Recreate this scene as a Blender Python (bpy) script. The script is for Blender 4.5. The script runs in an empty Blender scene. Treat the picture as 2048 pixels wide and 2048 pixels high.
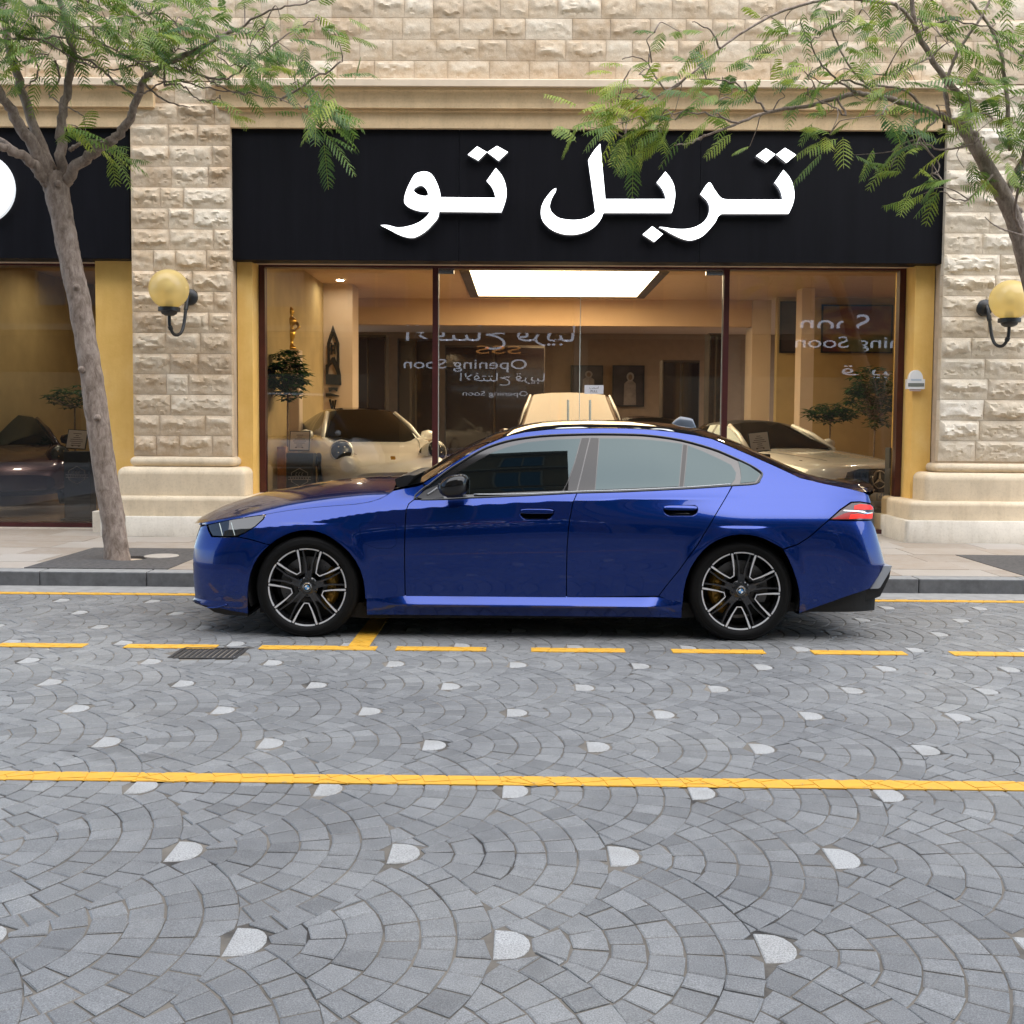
import bpy, bmesh, math, random
import numpy as np
from mathutils import Vector, Matrix, noise
from mathutils.geometry import delaunay_2d_cdt
random.seed(7)
np.random.seed(7)
SC = bpy.context.scene
COL = SC.collection

# ------------------------------------------------------------------ camera
CAM_H = 1.5
FPX = 2173.0                       # focal length in pixels of the 2048 px photograph
PITCH, YAW, ROLL, SHIFT = 0.0549782, 0.0100881, 0.0071396, -56.4121
def cam_axes():
    cp, sp = math.cos(PITCH), math.sin(PITCH)
    fw, up, rt = np.array([0, cp, -sp]), np.array([0, sp, cp]), np.array([1., 0, 0])
    cy, sy = math.cos(YAW), math.sin(YAW)
    Zr = np.array([[cy, -sy, 0], [sy, cy, 0], [0, 0, 1]])
    fw, up, rt = Zr @ fw, Zr @ up, Zr @ rt
    c, s = math.cos(ROLL), math.sin(ROLL)
    return c*rt + s*up, -s*rt + c*up, fw
RT, UP, FW = cam_axes()
cam_data = bpy.data.cameras.new('camera')
cam = bpy.data.objects.new('camera', cam_data)
COL.objects.link(cam)
cam.matrix_world = Matrix(((RT[0], UP[0], -FW[0], 0), (RT[1], UP[1], -FW[1], 0), (RT[2], UP[2], -FW[2], CAM_H), (0, 0, 0, 1)))
cam_data.sensor_width = 36
cam_data.lens = FPX*36/2048
cam_data.shift_y = SHIFT/2048
cam_data.clip_end = 500
SC.camera = cam

def ray(px, py):
    return FW + RT*((px-1024)/FPX) + UP*(-(py-1024-SHIFT)/FPX)
def P(px, py, Y):                  # point of the photograph that stands at depth Y
    d = ray(px, py); p = d*(Y/d[1])
    return Vector((p[0], p[1], p[2]+CAM_H))
def G(px, py, z=0.0):              # point of the photograph that lies at height z
    d = ray(px, py); p = d*((z-CAM_H)/d[2])
    return Vector((p[0], p[1], z))

# ------------------------------------------------------------------ world, sun, exposure
world = bpy.data.worlds.new('World'); SC.world = world
world.use_nodes = True
wn = world.node_tree
bg = wn.nodes['Background']
sky = wn.nodes.new('ShaderNodeTexSky')
sky.sky_type = 'NISHITA'
sky.sun_disc = False
sky.sun_elevation = math.radians(60)
sky.sun_rotation = math.radians(158)
sky.air_density = 1.0
sky.dust_density = 0.6
sky.ozone_density = 1.0
wn.links.new(sky.outputs[0], bg.inputs[0])
bg.inputs[1].default_value = 0.065
sl = bpy.data.lights.new('sun', 'SUN'); sl.energy = 1.5; sl.angle = math.radians(115); sl.color = (1, .95, .87)
sun = bpy.data.objects.new('sun', sl); COL.objects.link(sun)
sun.rotation_euler = (math.radians(30), 0, math.radians(22))
SC.view_settings.view_transform = 'Standard'
SC.view_settings.look = 'None'
SC.view_settings.gamma = 1
SC.view_settings.use_curve_mapping = False
SC.view_settings.exposure = 2.42
SC.render.engine = 'CYCLES'
try:
    SC.cycles.use_denoising = True
    SC.cycles.denoiser = 'OPENIMAGEDENOISE'
    SC.cycles.denoising_prefilter = 'ACCURATE'
except Exception:
    pass
SC.cycles.max_bounces = 10
SC.cycles.transparent_max_bounces = 16
SC.cycles.sample_clamp_indirect = 8.0
SC.cycles.caustics_reflective = False
SC.cycles.caustics_refractive = False

# ------------------------------------------------------------------ materials
def new_mat(name):
    m = bpy.data.materials.new(name); m.use_nodes = True
    nt = m.node_tree; b = nt.nodes['Principled BSDF']
    return m, nt, b
def _n(nt, t, **kw):
    n = nt.nodes.new(t)
    for k, v in kw.items(): setattr(n, k, v)
    return n
def ramp(nt, fac, stops):
    r = _n(nt, 'ShaderNodeValToRGB')
    e = r.color_ramp.elements
    while len(e) < len(stops): e.new(0.5)
    for i, (p, c) in enumerate(stops):
        e[i].position = p; e[i].color = (*c, 1)
    nt.links.new(fac, r.inputs[0])
    return r.outputs[0]
def noise_tex(nt, scale, detail=4, rough=.55, coord='Object', vec=None, dist=0):
    t = _n(nt, 'ShaderNodeTexNoise')
    t.inputs['Scale'].default_value = scale; t.inputs['Detail'].default_value = detail
    t.inputs['Roughness'].default_value = rough; t.inputs['Distortion'].default_value = dist
    if vec is None:
        tc = _n(nt, 'ShaderNodeTexCoord'); vec = tc.outputs[coord]
    nt.links.new(vec, t.inputs['Vector'])
    return t.outputs['Fac']
def world_vec(nt, scale=(1, 1, 1)):
    g = _n(nt, 'ShaderNodeNewGeometry'); m = _n(nt, 'ShaderNodeMapping')
    m.inputs['Scale'].default_value = scale
    nt.links.new(g.outputs['Position'], m.inputs['Vector'])
    return m.outputs[0]
def mixc(nt, fac, a, b, mode='MIX'):
    m = _n(nt, 'ShaderNodeMix', data_type='RGBA', blend_type=mode)
    for s, v in ((m.inputs[0], fac), (m.inputs[6], a), (m.inputs[7], b)):
        if hasattr(v, 'is_linked') or hasattr(v, 'node'): nt.links.new(v, s)
        elif isinstance(v, (int, float)): s.default_value = v
        else: s.default_value = (*v, 1)
    return m.outputs[2]
def bump(nt, b, h, dist=.005, strength=.6):
    n = _n(nt, 'ShaderNodeBump'); n.inputs['Distance'].default_value = dist; n.inputs['Strength'].default_value = strength
    nt.links.new(h, n.inputs['Height']); nt.links.new(n.outputs[0], b.inputs['Normal'])
def simple(name, col, rough=.5, metal=0, var=.12, vscale=6, bumpd=0, bscale=60, coat=0, spec=.5, emit=None, es=0):
    m, nt, b = new_mat(name)
    b.inputs['Roughness'].default_value = rough
    b.inputs['Metallic'].default_value = metal
    b.inputs['Specular IOR Level'].default_value = spec
    b.inputs['Coat Weight'].default_value = coat
    b.inputs['Coat Roughness'].default_value = .04
    if var:
        f = noise_tex(nt, vscale, 5, vec=world_vec(nt))
        c = ramp(nt, f, [(.3, tuple(x*(1-var) for x in col)), (.7, tuple(min(1, x*(1+var)) for x in col))])
        nt.links.new(c, b.inputs['Base Color'])
    else:
        b.inputs['Base Color'].default_value = (*col, 1)
    if bumpd:
        bump(nt, b, noise_tex(nt, bscale, 6, vec=world_vec(nt)), bumpd)
    if emit:
        b.inputs['Emission Color'].default_value = (*emit, 1); b.inputs['Emission Strength'].default_value = es
    return m
def attr(nt, name):
    a = _n(nt, 'ShaderNodeAttribute'); a.attribute_name = name
    return a.outputs['Fac']

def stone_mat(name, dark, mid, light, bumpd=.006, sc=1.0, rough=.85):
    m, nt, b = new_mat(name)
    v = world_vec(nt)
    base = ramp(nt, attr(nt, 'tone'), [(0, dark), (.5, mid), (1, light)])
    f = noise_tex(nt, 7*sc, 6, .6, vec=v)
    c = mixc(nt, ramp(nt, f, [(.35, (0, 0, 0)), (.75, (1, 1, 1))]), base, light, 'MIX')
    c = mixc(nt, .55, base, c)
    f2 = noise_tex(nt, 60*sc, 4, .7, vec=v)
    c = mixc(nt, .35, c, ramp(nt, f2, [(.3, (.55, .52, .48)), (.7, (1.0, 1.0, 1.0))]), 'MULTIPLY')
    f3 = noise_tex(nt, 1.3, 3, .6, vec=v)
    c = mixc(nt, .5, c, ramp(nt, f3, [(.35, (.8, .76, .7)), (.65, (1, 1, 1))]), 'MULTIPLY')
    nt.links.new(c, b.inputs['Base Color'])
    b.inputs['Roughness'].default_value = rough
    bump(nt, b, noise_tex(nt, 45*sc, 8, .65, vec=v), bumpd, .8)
    return m

M = {}
M['limestone'] = stone_mat('limestone', (.53, .385, .245), (.70, .54, .365), (.90, .81, .66))
M['limestone_pale'] = stone_mat('limestone_pale', (.59, .475, .335), (.75, .645, .49), (.90, .84, .73))
M['mortar'] = simple('mortar', (.55, .44, .32), .95, var=.15, bumpd=.002)
M['plinth'] = simple('plinth_stone', (.74, .61, .43), .7, var=.08, vscale=2.5, bumpd=.0015, bscale=90)
M['plinth_foot'] = simple('plinth_foot_stone', (.66, .60, .51), .7, var=.08, vscale=3, bumpd=.0012, bscale=90)
M['cornice'] = simple('cornice_stone', (.74, .54, .31), .75, var=.10, vscale=2.2, bumpd=.0012, bscale=70)
M['cornice_top'] = simple('cornice_top_stone', (.74, .60, .44), .75, var=.10, vscale=3, bumpd=.0012, bscale=70)

def plaster():
    m, nt, b = new_mat('yellow_plaster')
    v = world_vec(nt); vs = world_vec(nt, (5, 5, .6))
    f = noise_tex(nt, 2.2, 6, .6, vec=v)
    c = ramp(nt, f, [(.3, (.76, .47, .12)), (.55, (.84, .545, .165)), (.8, (.90, .63, .25))])
    f2 = noise_tex(nt, 1.6, 5, .7, vec=vs)
    c = mixc(nt, .5, c, ramp(nt, f2, [(.36, (.93, .88, .82)), (.6, (1, 1, 1))]), 'MULTIPLY')
    nt.links.new(c, b.inputs['Base Color'])
    b.inputs['Roughness'].default_value = .85
    bump(nt, b, noise_tex(nt, 40, 6, .6, vec=v), .004, .5)
    return m
M['plaster'] = plaster()
def smooth_stone(name, col):
    m, nt, b = new_mat(name)
    f = noise_tex(nt, 2.6, 6, .6, vec=world_vec(nt))
    c = ramp(nt, f, [(.3, tuple(x*.86 for x in col)), (.7, tuple(min(.9, x*1.08) for x in col))])
    f2 = noise_tex(nt, 2.2, 6, .72, vec=world_vec(nt, (4, 4, .7)))
    c = mixc(nt, .35, c, ramp(nt, f2, [(.34, (.74, .70, .64)), (.52, (1, 1, 1))]), 'MULTIPLY')
    f3 = noise_tex(nt, 38, 5, .7, vec=world_vec(nt))
    c = mixc(nt, .4, c, ramp(nt, f3, [(.32, (.7, .68, .64)), (.5, (1, 1, 1))]), 'MULTIPLY')
    nt.links.new(c, b.inputs['Base Color']); b.inputs['Roughness'].default_value = .75
    bump(nt, b, noise_tex(nt, 90, 6, .6, vec=world_vec(nt)), .0015, .6)
    return m
M['plinth'] = smooth_stone('plinth_stone', (.76, .63, .45))
M['plinth_foot'] = smooth_stone('plinth_foot_stone', (.72, .66, .56))
M['cornice'] = smooth_stone('cornice_stone', (.78, .57, .33))
def panel_black():
    m, nt, b = new_mat('black_sign_panel')
    v = world_vec(nt, (3, 3, .25))
    f = noise_tex(nt, 3, 6, .7, vec=v)
    c = ramp(nt, f, [(.3, (.0022, .0022, .0040)), (.75, (.0055, .0055, .0085))])
    nt.links.new(c, b.inputs['Base Color'])
    b.inputs['Roughness'].default_value = .5
    b.inputs['Specular IOR Level'].default_value = .16
    bump(nt, b, noise_tex(nt, 1.2, 3, .5, vec=world_vec(nt)), .004, .3)
    return m
M['panel'] = panel_black()
M['letter'] = simple('sign_letter_white', (.8, .8, .8), .35, var=0, emit=(.95, .98, 1.0), es=.75)
M['letter_side'] = simple('sign_letter_side', (.55, .56, .58), .4, var=0)
M['frame'] = simple('maroon_frame', (.055, .010, .010), .38, var=.2, vscale=8)
M['black'] = simple('black_plastic', (.012, .012, .013), .45, var=.2, vscale=20)
M['black_gloss'] = simple('black_gloss', (.006, .006, .007), .12, var=0, coat=.5)
M['black_matte'] = simple('black_matte', (.01, .01, .01), .8, var=0)
M['iron'] = simple('black_iron', (.014, .015, .016), .42, var=.3, vscale=30, bumpd=.001)
M['rubber'] = simple('tyre_rubber', (.0036, .0035, .0035), .75, var=.15, vscale=9, bumpd=.0006, bscale=200, spec=.25)
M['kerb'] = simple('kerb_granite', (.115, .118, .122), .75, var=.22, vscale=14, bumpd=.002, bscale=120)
M['kerb_top'] = simple('kerb_granite_lit', (.25, .25, .24), .75, var=.12, vscale=14, bumpd=.001, bscale=120)  # paler copy for kerb tops, light from above put into the colour
M['gutter'] = simple('gutter_concrete', (.27, .265, .25), .8, var=.15, vscale=9, bumpd=.0015)
M['slab'] = stone_mat('paving_slab', (.33, .275, .22), (.40, .335, .27), (.45, .42, .38), bumpd=.001, sc=1.5, rough=.6)
M['grate_stone'] = simple('dark_granite', (.075, .072, .070), .7, var=.45, vscale=22, bumpd=.002, bscale=150)
M['soil'] = simple('soil', (.018, .014, .010), .95, var=.4, vscale=30, bumpd=.01)
M['disc'] = simple('concrete_disc', (.42, .38, .33), .8, var=.1, vscale=20, bumpd=.001)
M['cast_iron'] = simple('cast_iron', (.04, .038, .036), .6, metal=.3, var=.3, vscale=30, bumpd=.001)
def sett_mat():
    m, nt, b = new_mat('granite_sett')
    v = world_vec(nt)
    base = ramp(nt, attr(nt, 'tone'), [(0, (.148, .149, .145)), (.5, (.190, .191, .186)), (1, (.238, .239, .232))])
    fl = noise_tex(nt, 230, 3, .7, vec=v)
    c = mixc(nt, .75, base, ramp(nt, fl, [(.33, (.5, .5, .5)), (.5, (1, 1, 1)), (.68, (1.7, 1.7, 1.7))]), 'MULTIPLY')
    f = noise_tex(nt, .55, 6, .62, vec=v)
    c = mixc(nt, .85, c, ramp(nt, f, [(.33, (.62, .63, .66)), (.5, (.92, .93, .95)), (.68, (1.14, 1.14, 1.13))]), 'MULTIPLY')
    f = noise_tex(nt, 1.9, 3, .5, vec=v, dist=.8)
    c = mixc(nt, .8, c, ramp(nt, f, [(.22, (.55, .54, .53)), (.31, (1, 1, 1))]), 'MULTIPLY')
    f = noise_tex(nt, 14, 5, .6, vec=v)
    c = mixc(nt, .45, c, ramp(nt, f, [(.3, (.7, .7, .7)), (.7, (1.1, 1.1, 1.08))]), 'MULTIPLY')
    nt.links.new(c, b.inputs['Base Color'])
    r = ramp(nt, noise_tex(nt, 3, 4, vec=v), [(.3, (.45, .45, .45)), (.7, (.68, .68, .68))])
    nt.links.new(r, b.inputs['Roughness'])
    bump(nt, b, noise_tex(nt, 110, 6, .7, vec=v), .0025, .6)
    return m
M['sett'] = sett_mat()
def sett_white():
    m, nt, b = new_mat('white_granite_sett')
    v = world_vec(nt)
    fl = noise_tex(nt, 190, 3, .75, vec=v)
    c = ramp(nt, fl, [(.34, (.19, .19, .185)), (.5, (.34, .34, .33)), (.62, (.44, .44, .425))])
    f = noise_tex(nt, 5, 4, .6, vec=v)
    c = mixc(nt, .6, c, ramp(nt, f, [(.3, (.7, .68, .64)), (.6, (1, 1, 1))]), 'MULTIPLY')
    nt.links.new(c, b.inputs['Base Color']); b.inputs['Roughness'].default_value = .7
    bump(nt, b, fl, .001, .5)
    return m
M['sett_white'] = sett_white()
def joint_mat():
    m, nt, b = new_mat('road_joint_sand')
    v = world_vec(nt)
    f = noise_tex(nt, 2.3, 6, .65, vec=v)
    c = ramp(nt, f, [(.35, (.035, .032, .029)), (.46, (.115, .102, .084)), (.7, (.21, .185, .15))])
    nt.links.new(c, b.inputs['Base Color']); b.inputs['Roughness'].default_value = .95
    bump(nt, b, noise_tex(nt, 160, 4, .7, vec=v), .003, .7)
    return m
M['joint'] = joint_mat()
def paint_yellow():
    m, nt, b = new_mat('yellow_road_paint')
    v = world_vec(nt)
    f = noise_tex(nt, 26, 7, .72, vec=v)
    c = ramp(nt, f, [(.33, (.30, .24, .14)), (.40, (.60, .33, .035)), (.7, (.70, .385, .036))])
    nt.links.new(c, b.inputs['Base Color']); b.inputs['Roughness'].default_value = .6
    bump(nt, b, noise_tex(nt, 120, 4, .7, vec=v), .001, .5)
    return m
M['paint'] = paint_yellow()
def bark():
    m, nt, b = new_mat('tree_bark')
    v = world_vec(nt, (1, 1, .45))
    f = noise_tex(nt, 22, 8, .68, vec=v, dist=.4)
    c = ramp(nt, f, [(.32, (.15, .11, .085)), (.5, (.28, .22, .18)), (.72, (.42, .35, .30))])
    f2 = noise_tex(nt, 3.0, 3, .6, vec=world_vec(nt))
    c = mixc(nt, .5, c, ramp(nt, f2, [(.35, (.72, .68, .62)), (.65, (1.05, 1.05, 1.05))]), 'MULTIPLY')
    nt.links.new(c, b.inputs['Base Color']); b.inputs['Roughness'].default_value = .9
    bump(nt, b, f, .02, .7)
    return m
M['bark'] = bark()
def leaf_mat(name, a, bb, cc):
    m, nt, b = new_mat(name)
    c = ramp(nt, attr(nt, 'tone'), [(0, a), (.5, bb), (1, cc)])
    nt.links.new(c, b.inputs['Base Color'])
    b.inputs['Roughness'].default_value = .5
    tr = _n(nt, 'ShaderNodeBsdfTranslucent')
    nt.links.new(c, tr.inputs[0])
    mx = _n(nt, 'ShaderNodeMixShader'); mx.inputs[0].default_value = .42
    nt.links.new(b.outputs[0], mx.inputs[1]); nt.links.new(tr.outputs[0], mx.inputs[2])
    nt.links.new(mx.outputs[0], nt.nodes['Material Output'].inputs[0])
    return m
M['leaf'] = leaf_mat('fern_leaf', (.050, .125, .032), (.150, .255, .038), (.38, .43, .05))
M['leaf_dark'] = leaf_mat('house_plant_leaf', (.016, .05, .012), (.035, .095, .020), (.07, .15, .035))
def glass_mat(name, tint, ior=1.5, boost=1.6, rough=0.0):
    m, nt, b = new_mat(name)
    nt.nodes.remove(b)
    t = _n(nt, 'ShaderNodeBsdfTransparent'); t.inputs[0].default_value = (*tint, 1)
    g = _n(nt, 'ShaderNodeBsdfGlossy'); g.inputs['Roughness'].default_value = rough
    fr = _n(nt, 'ShaderNodeFresnel'); fr.inputs[0].default_value = ior
    mu = _n(nt, 'ShaderNodeMath', operation='MULTIPLY'); mu.inputs[1].default_value = boost; mu.use_clamp = True
    nt.links.new(fr.outputs[0], mu.inputs[0])
    mx = _n(nt, 'ShaderNodeMixShader')
    nt.links.new(mu.outputs[0], mx.inputs[0]); nt.links.new(t.outputs[0], mx.inputs[1]); nt.links.new(g.outputs[0], mx.inputs[2])
    nt.links.new(mx.outputs[0], nt.nodes['Material Output'].inputs[0])
    return m
M['shop_glass'] = glass_mat('shop_glass', (.86, .84, .78), 1.5, 2.6)
M['glass_edge'] = simple('glass_edge', (.55, .60, .55), .2, var=0)
def car_paint(name, base, flake, metal=.72, rough=.23):
    m, nt, b = new_mat(name)
    lw = _n(nt, 'ShaderNodeLayerWeight'); lw.inputs[0].default_value = .35
    c = mixc(nt, lw.outputs['Facing'], flake, base)
    nt.links.new(c, b.inputs['Base Color'])
    b.inputs['Metallic'].default_value = metal; b.inputs['Roughness'].default_value = rough
    b.inputs['Coat Weight'].default_value = 1.0; b.inputs['Coat Roughness'].default_value = .015
    b.inputs['Coat IOR'].default_value = 1.42
    b.inputs['Specular IOR Level'].default_value = .2
    return m
M['blue'] = car_paint('blue_car_paint', (.0006, .0065, .070), (.0011, .0240, .180))
M['white_paint'] = simple('white_car_paint', (.86, .86, .85), .25, var=0, coat=1)
M['tan_paint'] = simple('champagne_car_paint', (.62, .50, .36), .3, metal=.2, var=0, coat=1)
M['dark_paint'] = simple('dark_car_paint', (.02, .012, .014), .25, var=0, coat=1)
M['purple_paint'] = simple('purple_car_paint', (.045, .012, .03), .25, metal=.4, var=0, coat=1)
def dark_glass(name, col, ior):
    m, nt, b = new_mat(name)
    b.inputs['Base Color'].default_value = (*col, 1); b.inputs['Roughness'].default_value = .015
    b.inputs['IOR'].default_value = ior
    return m
M['car_glass'] = dark_glass('tinted_car_glass', (.003, .004, .005), 1.58)
M['car_glass'].node_tree.nodes['Principled BSDF'].inputs['Specular Tint'].default_value = (.74, .96, 1.0, 1)  # blue of the sky put into the tint of the reflections
M['car_frit'] = dark_glass('car_glass_border', (.008, .0085, .009), 1.42)
M['carbon'] = dark_glass('carbon_roof', (.008, .0075, .0075), 1.42)
M['silver'] = simple('machined_alloy', (.72, .72, .73), .35, metal=.35, var=.05)
M['rim_black'] = simple('rim_black', (.009, .009, .010), .22, var=0, coat=.6)
M['disc_metal'] = simple('brake_disc_metal', (.16, .155, .15), .45, metal=.8, var=.1, vscale=40)
M['gold_caliper'] = simple('gold_caliper', (.30, .165, .02), .4, metal=.3, var=.1, vscale=30)
M['bmw_blue'] = simple('roundel_blue', (.05, .28, .62), .3, var=0)
M['bmw_white'] = simple('roundel_white', (.8, .8, .8), .3, var=0)
M['chrome'] = simple('chrome', (.75, .75, .75), .12, metal=1, var=0)
M['lamp_red'] = simple('tail_lamp_red', (.20, .006, .006), .2, var=0, coat=0, spec=.3, emit=(1, .04, .02), es=.03)
M['lamp_red_bright'] = simple('tail_lamp_red_bright', (.45, .010, .006), .25, var=0, coat=0, spec=.2, emit=(1, .035, .015), es=.12)
M['lamp_smoke'] = simple('tail_lamp_smoke', (.035, .008, .008), .15, var=0, coat=.15)
M['lens_dark'] = dark_glass('headlight_lens', (.018, .020, .022), 1.6)
M['head_led'] = simple('headlight_led', (.22, .245, .245), .2, var=0, emit=(.85, 1, .95), es=.06)
M['reflector_grey'] = simple('bumper_grey_trim', (.34, .365, .40), .4, metal=0, var=0)
M['globe'] = None
def globe_mat():
    m, nt, b = new_mat('amber_globe')
    b.inputs['Base Color'].default_value = (.91, .77, .40, 1); b.inputs['Roughness'].default_value = .12
    b.inputs['Coat Weight'].default_value = .6
    tr = _n(nt, 'ShaderNodeBsdfTranslucent'); tr.inputs[0].default_value = (.93, .78, .38, 1)
    tp = _n(nt, 'ShaderNodeBsdfTransparent'); tp.inputs[0].default_value = (1, .87, .52, 1)
    mx = _n(nt, 'ShaderNodeMixShader'); mx.inputs[0].default_value = .45
    nt.links.new(b.outputs[0], mx.inputs[1]); nt.links.new(tr.outputs[0], mx.inputs[2])
    m2 = _n(nt, 'ShaderNodeMixShader'); m2.inputs[0].default_value = .34
    nt.links.new(mx.outputs[0], m2.inputs[1]); nt.links.new(tp.outputs[0], m2.inputs[2])
    nt.links.new(m2.outputs[0], nt.nodes['Material Output'].inputs[0])
    return m
M['globe'] = globe_mat()

# ------------------------------------------------------------------ mesh helpers
def link(o, parent=None):
    COL.objects.link(o)
    if parent is not None: o.parent = parent
    return o
def mesh(name, verts, faces, mats, parent=None, smooth=False, midx=None, tone=None, autosmooth=None):
    me = bpy.data.meshes.new(name)
    me.from_pydata([tuple(v) for v in verts], [], [tuple(f) for f in faces])
    if not isinstance(mats, (list, tuple)): mats = [mats]
    for m in mats: me.materials.append(m)
    if midx is not None: me.polygons.foreach_set('material_index', np.asarray(midx, dtype=np.int32))
    if smooth: me.polygons.foreach_set('use_smooth', np.ones(len(me.polygons), dtype=bool))
    if tone is not None:
        a = me.attributes.new('tone', 'FLOAT', 'POINT')
        a.data.foreach_set('value', np.full(len(verts), tone, dtype=np.float32) if np.isscalar(tone) else np.asarray(tone, dtype=np.float32))
    me.update()
    if autosmooth: me.set_sharp_from_angle(angle=math.radians(autosmooth))
    return link(bpy.data.objects.new(name, me), parent)
def empty(name, loc=(0, 0, 0), rz=0):
    o = bpy.data.objects.new(name, None); o.location = loc; o.rotation_euler = (0, 0, rz); o.empty_display_size = .2
    return link(o)
def tag(o, label=None, cat=None, group=None, kind=None):
    for k, v in (('label', label), ('category', cat), ('group', group), ('kind', kind)):
        if v: o[k] = v
    return o
class MB:                          # collects pieces into one mesh
    def __init__(s): s.v = []; s.f = []; s.m = []
    def add(s, v, f, mi=0):
        n = len(s.v); s.v += [tuple(x) for x in v]; s.f += [tuple(i+n for i in q) for q in f]; s.m += [mi]*len(f); return s
    def box(s, a, b, mi=0):
        (x0, y0, z0), (x1, y1, z1) = a, b
        return s.add([(x0,y0,z0),(x1,y0,z0),(x1,y1,z0),(x0,y1,z0),(x0,y0,z1),(x1,y0,z1),(x1,y1,z1),(x0,y1,z1)],
                     [(0,3,2,1),(4,5,6,7),(0,1,5,4),(1,2,6,5),(2,3,7,6),(3,0,4,7)], mi)
    def bevbox(s, a, b, r=.01, mi=0):
        bm = bmesh.new(); bmesh.ops.create_cube(bm, size=1)
        for v in bm.verts:
            for i in range(3): v.co[i] = (a[i]+b[i])/2 + v.co[i]*(b[i]-a[i])
        bmesh.ops.bevel(bm, geom=bm.edges[:], offset=r, segments=2, affect='EDGES', profile=.5)
        bm.verts.index_update()
        s.add([v.co[:] for v in bm.verts], [[v.index for v in f.verts] for f in bm.faces], mi); bm.free(); return s
    def tube(s, pts, radii, n=10, mi=0, caps=True):
        pts = [Vector(p) for p in pts]
        if isinstance(radii, (int, float)): radii = [radii]*len(pts)
        V, F = [], []; up = Vector((0, 0, 1)); prev = None
        for i, p in enumerate(pts):
            t = (pts[min(i+1, len(pts)-1)] - pts[max(i-1, 0)]).normalized()
            if prev is None:
                a = t.cross(up)
                if a.length < 1e-3: a = t.cross(Vector((1, 0, 0)))
            else: a = prev - t*prev.dot(t)
            if a.length < 1e-6: a = t.orthogonal()
            a.normalize(); prev = a; b = t.cross(a)
            for k in range(n):
                an = 2*math.pi*k/n
                V.append(p + (a*math.cos(an) + b*math.sin(an))*radii[i])
        for i in range(len(pts)-1):
            for k in range(n):
                F.append((i*n+k, i*n+(k+1) % n, (i+1)*n+(k+1) % n, (i+1)*n+k))
        if caps: F.append(tuple(range(n-1, -1, -1))); F.append(tuple((len(pts)-1)*n+k for k in range(n)))
        return s.add(V, F, mi)
    def lathe(s, prof, c=(0, 0, 0), axis='z', n=32, mi=0):
        V, F = [], []
        for r, h in prof:
            for k in range(n):
                a = 2*math.pi*k/n; x, y = r*math.cos(a), r*math.sin(a)
                p = {'z': (x, y, h), 'y': (x, h, y), 'x': (h, x, y)}[axis]
                V.append((p[0]+c[0], p[1]+c[1], p[2]+c[2]))
        for i in range(len(prof)-1):
            for k in range(n): F.append((i*n+k, i*n+(k+1) % n, (i+1)*n+(k+1) % n, (i+1)*n+k))
        return s.add(V, F, mi)
    def grid(s, rows, mi=0, closed=False):
        n = len(rows[0]); V = [p for r in rows for p in r]; F = []
        for i in range(len(rows)-1):
            for k in range(n if closed else n-1):
                F.append((i*n+k, i*n+(k+1) % n, (i+1)*n+(k+1) % n, (i+1)*n+k))
        return s.add(V, F, mi)
    def prism(s, poly, d, mi=0, side=None):        # poly: list of 3D points, extruded by vector d
        n = len(poly); d = Vector(d); V = [Vector(p) for p in poly] + [Vector(p)+d for p in poly]
        s.add(V, [tuple(range(n)), tuple(range(2*n-1, n-1, -1))], mi)
        return s.add(V, [(k, n+k, n+(k+1) % n, (k+1) % n) for k in range(n)], mi if side is None else side)
    def build(s, name, mats, parent=None, smooth=False, tone=None, autosmooth=None, fix=False):
        o = mesh(name, s.v, s.f, mats, parent, smooth, s.m, tone, autosmooth)
        if fix:
            bm = bmesh.new(); bm.from_mesh(o.data); bmesh.ops.recalc_face_normals(bm, faces=bm.faces[:]); bm.to_mesh(o.data); bm.free()
        return o
def resample(pts, step, closed=True):
    pts = [Vector(p) for p in pts]; out = []
    n = len(pts)
    for i in range(n if closed else n-1):
        a, b = pts[i], pts[(i+1) % n]; k = max(1, int(round((b-a).length/step)))
        for j in range(k): out.append(a.lerp(b, j/k))
    if not closed: out.append(pts[-1])
    return out
def catmull(pts, per=6, closed=False, corners=()):
    pts = [np.array(p, float) for p in pts]; n = len(pts); out = []
    for i in range(n if closed else n-1):
        p1, p2 = pts[i], pts[(i+1) % n]
        p0 = pts[i-1] if (i > 0 or closed) else p1; p3 = pts[(i+2) % n] if (i+2 < n or closed) else p2
        if i in corners: p0 = p1 - (p2-p1)
        if (i+1) % n in corners: p3 = p2 + (p2-p1)
        for j in range(per):
            t = j/per
            out.append(.5*((2*p1)+(-p0+p2)*t+(2*p0-5*p1+4*p2-p3)*t*t+(-p0+3*p1-3*p2+p3)*t**3))
    if not closed: out.append(pts[-1])
    return out
def in_poly(px, py, poly):
    px, py = np.asarray(px), np.asarray(py); ins = np.zeros(px.shape, bool); n = len(poly); j = n-1
    for i in range(n):
        xi, yi = poly[i][0], poly[i][1]; xj, yj = poly[j][0], poly[j][1]
        if yi != yj:
            c = ((yi > py) != (yj > py)) & (px < (xj-xi)*(py-yi)/(yj-yi)+xi); ins ^= c
        j = i
    return ins
def seg_dist(px, py, poly):
    d = np.full(px.shape, 1e9); n = len(poly)
    for i in range(n):
        ax, ay = poly[i][0], poly[i][1]; bx, by = poly[(i+1) % n][0], poly[(i+1) % n][1]
        dx, dy = bx-ax, by-ay; L = dx*dx+dy*dy+1e-12
        t = np.clip(((px-ax)*dx+(py-ay)*dy)/L, 0, 1)
        d = np.minimum(d, np.hypot(px-ax-t*dx, py-ay-t*dy))
    return d

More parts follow.
